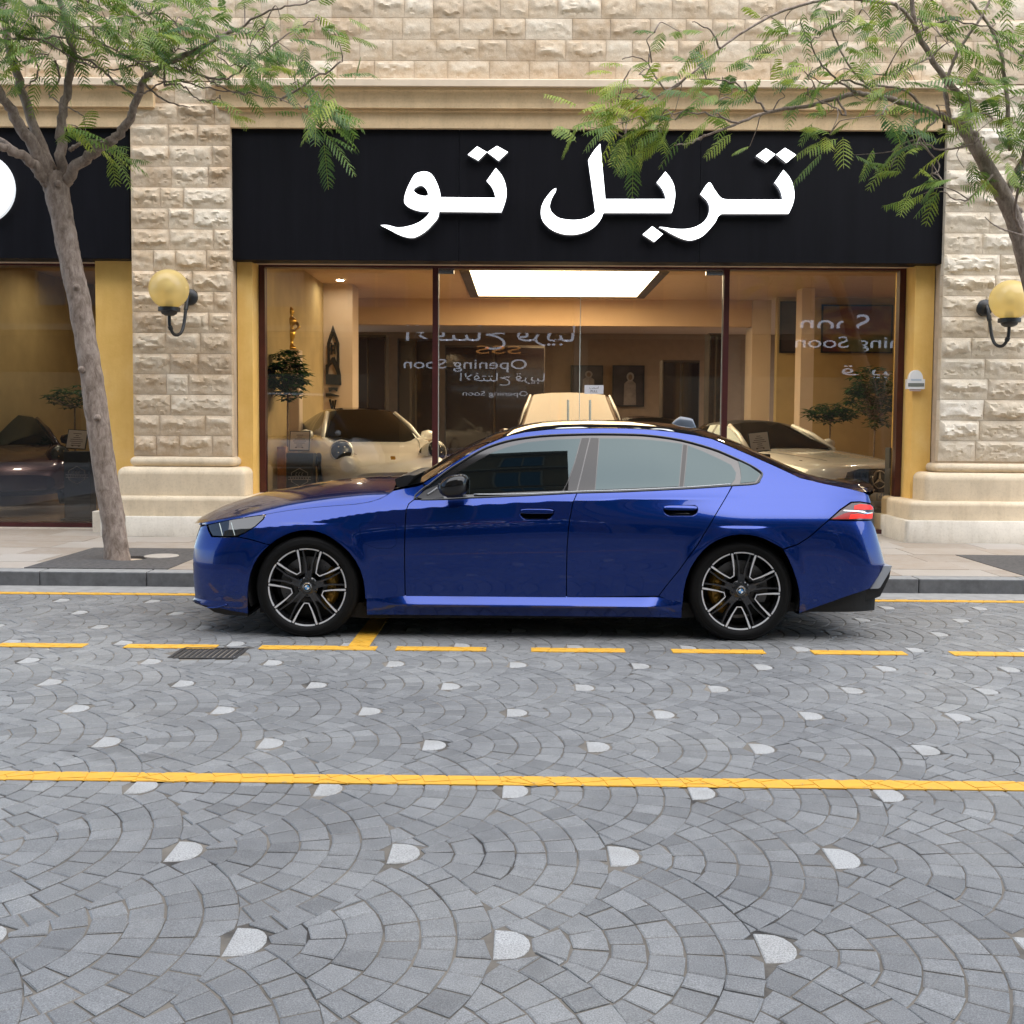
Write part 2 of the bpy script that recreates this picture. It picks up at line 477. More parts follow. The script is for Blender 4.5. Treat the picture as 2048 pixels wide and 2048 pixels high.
# ------------------------------------------------------------------ ground, setts, markings
ground = mesh('ground', [(-90,-60,-.02),(90,-60,-.02),(90,60,-.02),(-90,60,-.02)], [(0,1,2,3)],
              simple('ground_paving', (.17,.18,.195), .7, var=.25, vscale=9, bumpd=.004, bscale=40))
tag(ground, kind='structure')
road = mesh('road', [(-9,-4,-.0045),(9,-4,-.0045),(9,9.42,-.0045),(-9,9.42,-.0045)], [(0,1,2,3)], M['joint'])
tag(road, kind='structure')
FS, FH, FR = .765, .60, .715
ROWS_B = [-5*FH, -4*FH, -3*FH, -2*FH, -FH] + [k*FH for k in range(13)]
ROWS_Y = [-.05, .55, 1.15, 1.77, 2.41, 3.06, 3.715, 4.385, 5.0, 5.585, 6.14, 6.71, 7.28, 7.85, 8.42, 8.99, 9.56, 10.13]
def wy(b): return float(np.interp(b, ROWS_B, ROWS_Y))
DSH = [(-.046, -.080)]+[(-.006+.066*math.cos(-math.pi*.52+math.pi*1.04*j/8), .078*math.sin(-math.pi*.52+math.pi*1.04*j/8)) for j in range(9)]+[(-.046, .080)]
setts = []                          # (top polygon in world XY, tone, white)
def fan(ca, cb):
    out = []
    nb = [(ca-FS/2, cb+FH), (ca-FS/2, cb-FH)]
    wst = [(ca, cb), (ca+FS/2, cb+FH), (ca+FS/2, cb-FH), (ca+FS, cb)]
    def half(poly, c, u, dmin):         # keep the part of a stone beyond a joint line
        res = []
        for i in range(len(poly)):
            a, b = poly[i], poly[(i+1) % len(poly)]
            da = (a[0]-c[0])*u[0]+(a[1]-c[1])*u[1]-dmin; db = (b[0]-c[0])*u[0]+(b[1]-c[1])*u[1]-dmin
            if da >= 0: res.append(a)
            if da*db < 0: t = da/(da-db); res.append((a[0]+(b[0]-a[0])*t, a[1]+(b[1]-a[1])*t))
        return res
    for k in range(6):
        r0, r1 = .072+k*.108, .072+(k+1)*.108
        rm = (r0+r1)/2; n = max(3, int(round(2*rm*1.25/.094)))
        off = random.uniform(-.5, .5)/n
        jr = [random.uniform(-.16, .16) for _ in range(n+3)]
        for i in range(-1, n+1):
            a0 = -1.3+2.6*((i+jr[i+1]*.8)/n+off); a1 = -1.3+2.6*((i+1+jr[i+2]*.8)/n+off)
            if a0 > 1.6 or a1 < -1.6: continue
            am = (a0+a1)/2
            g0, ga = .0024+random.uniform(0, .0016), .0028/rm
            q = []
            for rr, aa in ((r0+g0, a0+ga), (r0+g0, a1-ga), (r1-g0, a1-ga), (r1-g0, am), (r1-g0, a0+ga)):
                rr += random.uniform(-.0022, .0022)
                q.append((ca+rr*math.cos(aa)+random.uniform(-.002, .002), cb+rr*math.sin(aa)+random.uniform(-.002, .002)))
            for c in nb:
                if len(q) < 3: break
                mx, my = sum(p[0] for p in q)/len(q)-c[0], sum(p[1] for p in q)/len(q)-c[1]; d = math.hypot(mx, my)
                q = half(q, c, (mx/d, my/d), FR+.003)
            for c in wst:
                if len(q) < 3: break
                mx, my = sum(p[0] for p in q)/len(q)-c[0]-.006, sum(p[1] for p in q)/len(q)-c[1]; d = math.hypot(mx, my)
                if d > .20: continue
                u = (mx/d, my/d) if d > 1e-4 else (1, 0)
                sup = max(x*u[0]+y*u[1] for x, y in DSH)
                q = half(q, c, u, sup+.004)
            if len(q) < 3: continue
            ar = abs(sum(q[j][0]*q[(j+1) % len(q)][1]-q[(j+1) % len(q)][0]*q[j][1] for j in range(len(q))))/2
            if ar < .0007: continue
            out.append((q, random.betavariate(2.6, 2.6), False))
    out.append(([(ca+x, cb+y) for x, y in DSH], random.random(), True))
    return out
for j in range(-5, 14):
    yb = j*FH; yy = wy(yb)
    half = .52*max(yy, 0)+3.0
    k0 = -.028 if j % 2 == 0 else -.41
    for k in range(-14, 15):
        x = k0+k*FS
        if abs(x) > half+.6: continue
        if yy < 1.1 or yy > 10.0: continue
        setts += fan(x, yb)
def world_poly(q):
    return [(x, wy(b)) for x, b in q]
WHITE_PX = None
sett_list = []
for q, t, w in setts:
    wq = world_poly(q); cy = sum(p[1] for p in wq)/len(wq); cx = sum(p[0] for p in wq)/len(wq)
    if cy > 9.40 or cy < 1.5 or abs(cx) > .52*cy+2.4: continue
    if max(p[1] for p in wq) > 9.415: wq = [(x, min(y, 9.415)) for x, y in wq]
    if -2.26 < cx < -1.80 and 6.78 < cy < 7.15: continue      # the drain stands here
    sett_list.append((wq, t, w, cx, cy))
def sett_geo(wq, h):
    n = len(wq); cx = sum(p[0] for p in wq)/n; cy = sum(p[1] for p in wq)/n
    tx, ty = random.uniform(-.012, .012), random.uniform(-.012, .012)
    V = [(x, y, -.011) for x, y in wq]
    V += [(x, y, h-.003) for x, y in wq]
    for x, y in wq:
        d = math.hypot(x-cx, y-cy); s = max(0, 1-.006/max(d, .01))
        V.append((cx+(x-cx)*s, cy+(y-cy)*s, h+(x-cx)*tx+(y-cy)*ty))
    F = [(k, (k+1) % n, n+(k+1) % n, n+k) for k in range(n)] + [(n+k, n+(k+1) % n, 2*n+(k+1) % n, 2*n+k) for k in range(n)] + [tuple(2*n+k for k in range(n))]
    return V, F
sett_list.sort(key=lambda s: s[4])
nS = nW = 0
rest_g, rest_w = MB(), MB(); tone_g, tone_w = [], []
for wq, t, w, cx, cy in sett_list:
    h = random.uniform(-.0015, .0015)
    V, F = sett_geo(wq, h)
    vis = cy > 2.72 and abs(cx) < .485*cy+.05
    if vis and w and nW < 60:
        nW += 1; mesh('white_sett', V, F, M['sett_white'], road, tone=t)
    elif vis and not w and nS < 290:
        nS += 1; mesh('sett', V, F, M['sett'], road, tone=t)
    elif w: rest_w.add(V, F); tone_w += [t]*len(V)
    else: rest_g.add(V, F); tone_g += [t]*len(V)
o = rest_g.build('sett_field', M['sett'], road, tone=tone_g); o['kind'] = 'stuff'
if rest_w.v:
    o = rest_w.build('white_sett_field', M['sett_white'], road, tone=tone_w); o['kind'] = 'stuff'
def clip_rect(poly, x0, x1, y0, y1):
    for ax, val, sg in ((0, x0, 1), (0, x1, -1), (1, y0, 1), (1, y1, -1)):
        out = []
        for i in range(len(poly)):
            a, b = poly[i], poly[(i+1) % len(poly)]
            da, db = (a[ax]-val)*sg, (b[ax]-val)*sg
            if da >= 0: out.append(a)
            if da*db < 0:
                t = da/(da-db); out.append((a[0]+(b[0]-a[0])*t, a[1]+(b[1]-a[1])*t))
        poly = out
        if len(poly) < 3: return []
    return poly
def stripe(x0, x1, y0, y1, label, group=None):
    mb = MB()
    for wq, t, w, cx, cy in sett_list:
        if cx < x0-.15 or cx > x1+.15 or cy < y0-.15 or cy > y1+.15: continue
        wy0, wy1 = y0+random.uniform(-.004, .004), y1+random.uniform(-.004, .004)
        q = clip_rect(wq, x0, x1, wy0, wy1)
        if len(q) >= 3:
            h = .0045; n = len(q)
            mb.add([(x, y, h) for x, y in q]+[(x, y, -.006) for x, y in q], [tuple(range(n))]+[(n+k, n+(k+1) % n, (k+1) % n, k) for k in range(n)])
    for i in range(int((x1-x0)/.25)+1):        # paint left in the joints
        xa = x0+i*.25; xb = min(x1, xa+.25)
        if xb-xa > .01: mb.add([(xa, y0, .0018), (xb, y0, .0018), (xb, y1, .0018), (xa, y1, .0018)], [(0, 1, 2, 3)])
    o = mb.build('road_marking', M['paint'])
    tag(o, label, None, group, 'structure')
    return o
stripe(-6, 6, 4.437, 4.545, 'long yellow line crossing the foreground setts')
stripe(-6, 6, 9.285, 9.385, 'yellow line along the kerb behind the blue car')
for a, b in ((-14, 155), (233, 408), (491, 712), (749, 918), (1002, 1176), (1263, 1433), (1520, 1689), (1773, 1945)):
    stripe(G(a*1.06, 1295).x, G(b*1.06, 1295).x, 7.095, 7.215, 'short yellow dash of the parking line', 'dashes of the parking line')
bx = G(690*1.06, 1280).x
stripe(bx-.085, bx+.055, 7.218, 9.28, 'yellow bay divider running under the blue car')

# kerb, gutter, pavement
PZ = .135
gut = MB(); x = -8
tag(mesh('gutter', [(-9, 9.42, .0), (9, 9.42, .0), (9, 9.76, .004), (-9, 9.76, .004), (-9, 9.42, -.02), (9, 9.42, -.02)], [(0, 1, 2, 3), (4, 5, 1, 0)], M['gutter']), kind='structure')
kerb = mesh('kerb', [(-9, 9.775, -.02), (9, 9.775, -.02), (9, 9.96, -.02), (-9, 9.96, -.02)], [(0, 1, 2, 3)], M['kerb'])
tag(kerb, kind='structure')
x = -7.3
while x < 7.5:
    w = random.uniform(.92, 1.05)
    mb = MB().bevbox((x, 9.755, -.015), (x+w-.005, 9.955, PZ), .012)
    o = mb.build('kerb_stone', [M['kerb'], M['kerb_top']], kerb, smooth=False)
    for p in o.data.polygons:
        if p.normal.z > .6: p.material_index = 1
    x += w
pave = mesh('pavement', [(-9, 9.955, .110), (9, 9.955, .110), (9, 14.2, .110), (-9, 14.2, .110)], [(0, 1, 2, 3)], M['mortar'])
tag(pave, kind='structure')
GR = [(-4.62, -3.28), (4.63, 6.0)]
GY0, GY1 = 9.968, 11.605
nslab = 0
ycur = 9.962
rowi = 0
while ycur < 13.8:
    d = .60 if rowi else .45
    xs = -8+random.uniform(0, .4)
    while xs < 8:
        w = random.choice((.6, .6, .9))
        a, b = xs+.003, xs+w-.003
        y0, y1 = ycur+.003, min(ycur+d-.003, 13.86)
        hit = any(a < g1 and b > g0 for g0, g1 in GR) and y1 > GY0 and y0 < GY1
        segs = [(a, b)]
        if hit:
            segs = []
            for g0, g1 in GR:
                if a < g1 and b > g0:
                    if a < g0: segs.append((a, g0-.004))
                    if b > g1: segs.append((g1+.004, b))
        for sa, sb in segs:
            if sb-sa > .04:
                z = PZ+random.uniform(-.0015, .0015)
                mb = MB().box((sa, y0, .10), (sb, y1, z))
                mb.build('paving_slab', M['slab'], pave, tone=random.random()); nslab += 1
        xs += w
    ycur += d; rowi += 1
# ------------------------------------------------------------------ tree pits, drain
def ring_plate(x0, x1, y0, y1, cx, cy, r, z0, z1):
    n = 48; V, F = [], []
    def edge(a):
        c, s = math.cos(a), math.sin(a)
        tx = ((x1-cx)/c if c > 0 else (x0-cx)/c) if abs(c) > 1e-6 else 1e9
        ty = ((y1-cy)/s if s > 0 else (y0-cy)/s) if abs(s) > 1e-6 else 1e9
        t = min(tx, ty); return cx+c*t, cy+s*t
    angs = sorted([2*math.pi*k/n for k in range(n)]+[math.atan2(Y-cy, X-cx) % (2*math.pi) for X in (x0, x1) for Y in (y0, y1)])
    n = len(angs)
    for a in angs:
        V += [(*edge(a), z0), (*edge(a), z1), (cx+r*math.cos(a), cy+r*math.sin(a), z1), (cx+r*math.cos(a), cy+r*math.sin(a), z0-.06)]
    for k in range(n):
        i, j = 4*k, 4*((k+1) % n)
        for e in range(3): F.append((i+e, j+e, j+e+1, i+e+1))
    return V, F
def tree_pit(x0, x1, cx, cy, label, with_disc):
    e = empty('tree_pit', ((x0+x1)/2, (GY0+GY1)/2, PZ)); tag(e, label, 'tree grate', 'dark stone tree pits in the pavement')
    ox, oy = (x0+x1)/2, (GY0+GY1)/2
    V, F = ring_plate(x0-ox, x1-ox, GY0-oy, GY1-oy, cx-ox, cy-oy, .19, -.03, .004)
    mesh('cover_plate', V, F, M['grate_stone'], e)
    s = [(cx-ox+.2*math.cos(a*.3), cy-oy+.2*math.sin(a*.3), -.07) for a in range(21)]
    mesh('soil', s, [tuple(range(21))], M['soil'], e)
    if with_disc:
        dx, dy = G(323, 1113, PZ).x-ox, G(323, 1113, PZ).y-oy
        MB().lathe([(.001, .012), (.15, .012), (.168, .009), (.17, .003)], (dx, dy, 0), n=40).build('pit_lid', M['disc'], e)
    return e
tree_pit(GR[0][0], GR[0][1], -3.93, 10.72, 'dark stone tree pit cover with a pale round lid beside the leaning trunk', True)
tree_pit(GR[1][0], GR[1][1], 5.33, 10.80, 'dark stone tree pit cover on the pavement behind the car tail', False)
dr = empty('drain_grate', (-2.03, 6.965, 0)); tag(dr, 'rusty iron drain grate set in the road before the front wheel', 'drain')
fr = MB()
for a, b in (((-.22, -.165, -.03), (.22, -.14, .003)), ((-.22, .14, -.03), (.22, .165, .003)), ((-.22, -.14, -.03), (-.195, .14, .003)), ((.195, -.14, -.03), (.22, .14, .003))): fr.box(a, b)
fr.build('grate_frame', M['cast_iron'], dr)
for k in range(11):
    x = -.175+k*.035
    MB().box((x-.009, -.14, -.028), (x+.009, .14, .001)).build('grate_bar', M['cast_iron'], dr)
MB().box((-.22, -.16, -.09), (.22, .16, -.05)).build('grate_pit', M['black_matte'], dr)

# ------------------------------------------------------------------ shop building
YP, YS, YW, YG = 13.10, 13.17, 13.36, 13.72     # pillar face, sign face, plaster face, glass plane
bld = empty('shop_building', (0, YP, 0)); tag(bld, 'rock faced limestone shopfront building with yellow plaster piers', 'building')
def B(v): return (v[0], v[1]-YP, v[2])
def bp(name, mb, mats, **k):       # a part of the building, built in world coordinates
    mb.v = [B(v) for v in mb.v]; return mb.build(name, mats, bld, **k)
def rockface(x0, x1, z0, z1, y, relief, mat, depth=.10, margin=.03):
    nx = max(8, min(20, int((x1-x0)/.024))); nz = 11
    V, F, TN = [], [], []; sd = random.uniform(0, 100); t0_ = random.gauss(.36, .16); bias = random.uniform(.35, 1.0); ph = random.uniform(-.20, .22)
    nlev = random.uniform(.25, .6)
    for j in range(nz+1):
        for i in range(nx+1):
            u, v = i/nx, j/nz
            x, z = x0+(x1-x0)*u, z0+(z1-z0)*v
            e = min(min(u, 1-u)*(x1-x0), min(v, 1-v)*(z1-z0))
            k = min(1, max(0, (e-.008)/margin)); k = k*k*(3-2*k)
            wob = noise.noise(Vector((x*7+sd, z*5, sd*2)))*.16+noise.noise(Vector((x*21+sd, sd, 5)))*.09
            line = min(.9, max(.12, .5+ph+.22*noise.noise(Vector((x*5+sd, sd*3, 1)))+wob))
            if v > line: lip = 1-.55*((v-line)/(1-line))**1.2       # upper face falls back gently
            else: lip = max(0, 1-((line-v)/max(.06, line))*2.6)*.95  # sharp break under the lip
            cell = noise.voronoi(Vector((x*11+sd, z*15, sd)))[0]
            cr = min(1, (cell[1]-cell[0])*1.4)
            n1 = noise.noise(Vector((x*10+sd, z*16, 2*sd))); n2 = noise.noise(Vector((x*26+sd, z*38, sd)))
            h = relief*k*(.18+bias*lip*(.75+.5*n1)+nlev*.5*(cr-.4)+.22*n2)
            V.append((x+k*.006*n2, y-max(h, -.006), z+k*.006*n1))
            TN.append(min(1, max(0, t0_+.42*k*min(1, max(0, h/relief))*(.6+.8*abs(n1))+.10*n2)))  # proud relief paler: fresh breaks plus their highlights put into the tone
    for j in range(nz):
        for i in range(nx):
            a = j*(nx+1)+i
            if (i+j) % 2: F += [(a, a+1, a+nx+2), (a, a+nx+2, a+nx+1)]
            else: F += [(a, a+1, a+nx+1), (a+1, a+nx+2, a+nx+1)]
    n = len(V); ring = [i for i in range(nx+1)] + [(j)*(nx+1)+nx for j in range(1, nz+1)] + [nz*(nx+1)+i for i in range(nx-1, -1, -1)] + [j*(nx+1) for j in range(nz-1, 0, -1)]
    for i in ring: V.append((V[i][0], y+depth, V[i][2])); TN.append(t0_)
    m = len(ring)
    for k in range(m): F.append((ring[k], n+k, n+(k+1) % m, ring[(k+1) % m]))
    mb = MB().add(V, F)
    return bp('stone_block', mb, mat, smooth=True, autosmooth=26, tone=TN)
# cores behind the facing
pl_x0, pl_x1 = P(264, 600, YP).x, P(463, 600, YP).x
pr_x0, pr_x1 = P(1884, 640, YP).x, 7.2
top_z = 6.9
z_co_b, z_co_t = P(700, 238, 13.0).z, P(700, 160, 13.0).z
z_pl = P(360, 912, YP).z            # bottom of the rough stones
core = MB()
for x0, x1 in ((pl_x0, pl_x1), (pr_x0, pr_x1)): core.box((x0+.012, YP+.012, .1), (x1-.012, 14.4, z_co_t+.05))
core.box((-8, YP+.012, z_co_t+.01), (8, 14.4, 9.5))
bp('wall_core', core, M['mortar'])
ch = (z_co_t-z_pl)/18
def courses(x0, x1, z0, z1, n, relief, mat, wmin, wmax, first=None):
    h = (z1-z0)/n
    for c in range(n):
        x = x0 if first is None else x0-random.uniform(0, wmax)
        cuts = [x]
        while x < x1-.02:
            w = random.uniform(wmin, wmax)
            if x1-(x+w) < wmin*.75: w = x1-x if x1-x < wmax*1.25 else (x1-x)/2
            x = min(x+w, x1); cuts.append(x)
        for a, b in zip(cuts, cuts[1:]):
            if b-a > .05: rockface(a+.0022, b-.0022, z0+c*h+.0022, z0+(c+1)*h-.0022, YP, relief*random.uniform(.75, 1.2), mat)
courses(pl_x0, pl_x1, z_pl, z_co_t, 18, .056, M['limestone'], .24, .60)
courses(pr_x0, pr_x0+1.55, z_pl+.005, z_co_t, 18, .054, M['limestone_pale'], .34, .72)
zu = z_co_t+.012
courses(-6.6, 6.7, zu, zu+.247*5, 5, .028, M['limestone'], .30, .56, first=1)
# cornice: moulding over both shop signs
def extr(prof, x0, x1, mi=0):
    mb = MB(); n = len(prof)
    V = [(x0, y, z) for y, z in prof]+[(x1, y, z) for y, z in prof]
    mb.add(V, [(k, (k+1) % n, n+(k+1) % n, n+k) for k in range(n)] + [tuple(range(n-1, -1, -1)), tuple(range(n, 2*n))]); return mb
zt = P(700, 157, 12.92).z; z1 = P(700, 172, 12.92).z; z2 = P(700, 216, 13.04).z; z3 = P(700, 240, 13.14).z
def cove(y0, za, y1, zb, n=6):
    return [(y0+(y1-y0)*math.sin(math.pi/2*t/n), za+(zb-za)*(1-math.cos(math.pi/2*t/n))) for t in range(n+1)]
for x0, x1 in ((-8, P(305, 190, 13.0).x), (P(432, 190, 13.0).x, P(1897, 200, 13.0).x)):
    bp('cornice_ledge', extr([(12.90, z1), (12.90, zt-.012), (12.915, zt), (13.3, zt+.01), (13.3, z1)], x0-.04, x1+.04), M['cornice_top'])
    bp('cornice_cove', extr([(13.3, z1-.002), (12.95, z1-.002), (12.95, z1-.03)]+cove(12.96, z1-.035, 13.02, z2+.02)+[(13.02, z2), (13.3, z2)], x0, x1), M['cornice'], smooth=False)
    bp('cornice_frieze', extr([(13.3, z2-.003), (13.075, z2-.003), (13.075, z2-.02), (13.10, z2-.03), (13.11, z3-.10), (13.3, z3-.10)], x0+.03, x1-.02), M['cornice'])
# plaster piers and back wall above the glass
zs_b = P(1100, 524, YS).z           # underside of the sign
xg0, xg1 = P(520, 700, YG).x, P(1806, 700, YG).x
xl1 = P(214, 700, YG).x
for x0, x1 in ((xl1+.005, pl_x0+.0), (pl_x1-.0, xg0-.005), (xg1+.005, pr_x0+.0)):
    bp('plaster_pier', MB().box((x0, YW, .12), (x1, YG+.35, zs_b+.35)), M['plaster'])
bp('lintel', MB().box((-8, YW+.03, zs_b+.02), (8, YG+.35, z3+.3)), M['mortar'])
# stone plinths, stepped mouldings as in the photograph
def plinth(x0, x1, steps):
    for name, xa, xb, yf, za, zb, r, mt in steps:
        prof = [(yf, za)]
        n = 8
        if r == 'torus':
            rr = (zb-za)/2
            prof = [(yf+rr-rr*math.cos(t), za+rr+rr*math.sin(t)) for t in np.linspace(-math.pi/2, math.pi/2, 12)]
        else:
            prof = [(yf, za), (yf, zb-r)] + [(yf+r-r*math.cos(t), zb-r+r*math.sin(t)) for t in np.linspace(0, math.pi/2, n)]
            if r <= .012: prof = [(yf, za), (yf, zb-.008), (yf+.008, zb)]
        # sweep the profile round the three visible sides
        rows = []
        for y, z in prof:
            o = y-yf
            rows.append([(xa+o, YG+.2, z), (xa+o, y+.06, z), (xa+o+.018, y+.018, z), (xa+o+.06, y, z), (xb-o-.06, y, z), (xb-o-.018, y+.018, z), (xb-o, y+.06, z), (xb-o, YG+.2, z)])
        top = prof[-1]
        mb = MB().grid(rows)
        n0 = len(mb.v)-8
        mb.f.append(tuple(range(n0, n0+8)))
        bp(name, mb, mt, smooth=True, autosmooth=50)
def zz(px, py, y): return P(px, py, y).z
lx = lambda d, y, py=960: P(d*1.06, py, y).x
zf = zz(300, 1033, 12.82); zb2 = zz(300, 992, 12.88); zb1 = zz(300, 934, 12.95); zb0 = zz(300, 913, 13.04)
plinth(0, 0, [
    ('plinth_foot', lx(184, 12.82), lx(520, 12.82), 12.82, .11, zf, .01, M['plinth_foot']),
    ('plinth_step', lx(200, 12.88), lx(500, 12.88), 12.88, zf+.001, zb2, .055, M['plinth']),
    ('plinth_base', lx(219, 12.95), lx(461, 12.95), 12.95, zb2+.001, zb1, .085, M['plinth']),
    ('plinth_torus', lx(243, 13.03), lx(442, 13.03), 13.03, zb1+.001, zb0, 'torus', M['plinth'])])
zf = zz(1900, 1042, 12.82); zb2 = zz(1900, 1003, 12.88); zb1 = zz(1900, 946, 12.95); zb0 = zz(1900, 927, 13.04)
plinth(0, 0, [
    ('plinth_foot', lx(1711, 12.82), 7.6, 12.82, .11, zf, .01, M['plinth_foot']),
    ('plinth_step', lx(1719, 12.88), 7.5, 12.88, zf+.001, zb2, .055, M['plinth']),
    ('plinth_base', lx(1746, 12.95), 7.4, 12.95, zb2+.001, zb1, .085, M['plinth']),
    ('plinth_torus', lx(1765, 13.03), 7.3, 13.03, zb1+.001, zb0, 'torus', M['plinth'])])
bp('plinth_foot', MB().bevbox((lx(1685, 13.3), 13.25, .11), (lx(1711, 12.82)+.02, 14.0, zf-.002), .008), M['plinth_foot'])
bp('plinth_foot', MB().bevbox((lx(176, 13.3), 13.25, .11), (lx(184, 12.82)+.02, 14.0, zf-.002), .008), M['plinth_foot'])
bp('door_sill', MB().box((-8, 13.62, .10), (8, 13.9, .150)), M['plinth_foot'])

# storefront: frame part with its own mullions and panes
zg1 = P(1100, 530, YG).z+.02; zg0 = .205
def storefront(x0, x1, mull, name='storefront_frame'):
    fw = .075
    f = MB()
    f.box((x0, YG-.05, .151), (x0+fw, YG+.08, zg1)); f.box((x1-fw, YG-.05, .151), (x1, YG+.08, zg1))
    f.box((x0+fw, YG-.05, zg1-.07), (x1-fw, YG+.08, zg1)); f.box((x0+fw, YG-.05, .151), (x1-fw, YG+.08, .205))
    fo = bp(name, f, M['frame'])
    xs = [x0+fw]
    for m in mull:
        o = MB().box((m-.035, YG-.045, .206), (m+.035, YG+.07, zg1-.071))
        o.v = [B(v) for v in o.v]; o.build('mullion', M['frame'], fo); xs += [m-.035, m+.035]
    xs.append(x1-fw)
    return fo, xs
def pane(x0, x1, parent, name='pane', y=YG):
    o = mesh(name, [B((x0, y, .206)), B((x1, y, .206)), B((x1, y, zg1-.071)), B((x0, y, zg1-.071))], [(0, 1, 2, 3)], M['shop_glass'], parent)
    return o
m1x, m2x = P(871, 700, YG).x, P(1450, 700, YG).x
fo, xs = storefront(xg0, xg1, (m1x, m2x))
pane(xs[0], xs[1], fo); pane(xs[4], xs[5], fo)
dmx = P(1160, 700, YG).x
pane(xs[2]+.01, dmx-.004, fo, 'glass_door', YG+.012); pane(dmx+.004, xs[3]-.01, fo, 'glass_door', YG+.012)
for x in (xs[2]+.005, xs[3]-.005, dmx):
    o = MB().box((x-.004, YG+.006, .21), (x+.004, YG+.018, zg1-.075)); o.v = [B(v) for v in o.v]; o.build('glass_edge', M['glass_edge'], fo)
for x0, x1 in ((P(876, 540, YG).x, P(908, 540, YG).x), (P(1412, 540, YG).x, P(1446, 540, YG).x)):
    o = MB().box((x0, YG-.004, zg1-.135), (x1, YG+.03, zg1-.075)); o.v = [B(v) for v in o.v]; o.build('door_clamp', M['chrome'], fo)
for px in (1136, 1180):
    a, b = P(px, 800, YG-.06), P(px, 990, YG-.06)
    o = MB().tube([(a.x, YG-.06, a.z), (b.x, YG-.06, b.z)], .016, 10)
    for z in (a.z-.12, b.z+.12): o.tube([(a.x, YG-.06, z), (a.x, YG+.02, z)], .010, 8)
    o.v = [B(v) for v in o.v]; o.build('pull_handle', M['chrome'], fo, smooth=True, autosmooth=40)
fl, xs2 = storefront(-8, xl1, ())
pane(xs2[0], xs2[1], fl)

# shop signs
def text_mesh(name, body, size, mat, parent, loc, rot=(math.pi/2, 0, 0), extrude=.0, align='CENTER', sx=1):
    c = bpy.data.curves.new(name, 'FONT'); c.body = body; c.size = size; c.align_x = align; c.align_y = 'CENTER'; c.extrude = extrude
    t = bpy.data.objects.new(name, c); COL.objects.link(t)
    dg = bpy.context.evaluated_depsgraph_get()
    me = bpy.data.meshes.new_from_object(t.evaluated_get(dg))
    bpy.data.objects.remove(t); bpy.data.curves.remove(c)
    me.materials.clear(); me.materials.append(mat)
    o = bpy.data.objects.new(name, me); link(o, parent); o.location = loc; o.rotation_euler = rot; o.scale = (sx, 1, 1)
    return o
s0, s1 = P(462, 380, YS), P(1894, 380, YS)
zst, zsb = P(1100, 245, YS).z, P(1100, 523, YS).z
sign = empty('shop_sign', ((s0.x+s1.x)/2, YS, (zst+zsb)/2)); tag(sign, 'wide black fascia sign with white raised Arabic letters', 'sign')
sc = Vector(sign.location)
# the fascia is made of sheets that meet in fine joints
joints = [s0.x, P(918, 380, YS).x, P(1400, 380, YS).x, s1.x]
for a, b in zip(joints, joints[1:]):
    mb = MB().bevbox((a+.0015-sc.x, 0, zsb-sc.z), (b-.0015-sc.x, .30, zst-sc.z), .004)
    mb.build('sign_panel', M['panel'], sign)
def letter(poly, corners, holes=(), name='sign_letter', d=.07, off=.03):
    def to3(u, v):
        p = P(740+u/2.1467, 250+v/2.1467, YS-.085); return (p.x, p.z)
    out = [to3(*p) for p in catmull(poly, 7, True, corners)]
    hl = [[to3(*p) for p in catmull(h, 6, True)] for h in holes]
    vs = [Vector(p) for p in out]; ed = [(i, (i+1) % len(out)) for i in range(len(out))]
    for h in hl:
        n = len(vs); vs += [Vector(p) for p in h]; ed += [(n+i, n+(i+1) % len(h)) for i in range(len(h))]
    r = delaunay_2d_cdt(vs, ed, [], 1, 1e-5)
    V2 = [tuple(v) for v in r[0]]
    tri = []
    for f in r[2]:
        cx = sum(V2[i][0] for i in f)/3; cy = sum(V2[i][1] for i in f)/3
        if any(in_poly([cx], [cy], h)[0] for h in hl): continue
        if not in_poly([cx], [cy], out)[0]: continue
        tri.append(tuple(f))
    mb = MB()
    y0 = YS-.085
    mb.add([(x-sc.x, y0-sc.y, z-sc.z) for x, z in V2], tri, 0)
    for loop in [out]+hl:
        n = len(loop)
        mb.add([(x-sc.x, y0-sc.y, z-sc.z) for x, z in loop]+[(x-sc.x, YS-.012-sc.y, z-sc.z) for x, z in loop], [(k, (k+1) % n, n+(k+1) % n, n+k) for k in range(n)], 1)
    o = mb.build(name, [M['letter'], M['letter_side']], sign)
    return o
letter([(1775,193),(1800,222),(1815,255),(1822,300),(1815,340),(1797,381),(1510,381),(1495,392),(1480,420),(1442,464),(1412,485),(1375,495),(1340,488),(1300,470),(1265,450),(1241,438),(1262,439),(1310,446),(1360,446),(1400,436),(1435,414),(1455,380),(1456,345),(1445,322),(1418,297),(1455,247),(1478,275),(1497,302),(1512,315),(1532,320),(1772,320),(1765,290),(1752,265),(1737,248)], (0,5,6,15,23,24,29,30,33))
for d in ([(1658,132),(1700,100),(1740,126),(1702,160)], [(1744,127),(1782,98),(1829,128),(1788,162)]): letter(d, (0,1,2,3))
letter([(1268,200),(1290,228),(1305,260),(1310,300),(1305,340),(1295,377),(1002,377),(990,405),(965,435),(930,457),(880,470),(830,468),(785,452),(752,425),(736,395),(735,360),(745,330),(765,300),(785,278),(799,271),(797,285),(785,305),(775,330),(772,355),(785,380),(815,400),(870,408),(920,402),(955,385),(968,372),(955,280),(937,150),(952,125),(970,100),(988,80),(995,150),(1003,240),(1010,318),(1272,318),(1262,290),(1250,268),(1231,247)], (0,5,6,19,29,31,34,37,38,41))
letter([(1171,470),(1212,435),(1257,468),(1220,502)], (0,1,2,3))
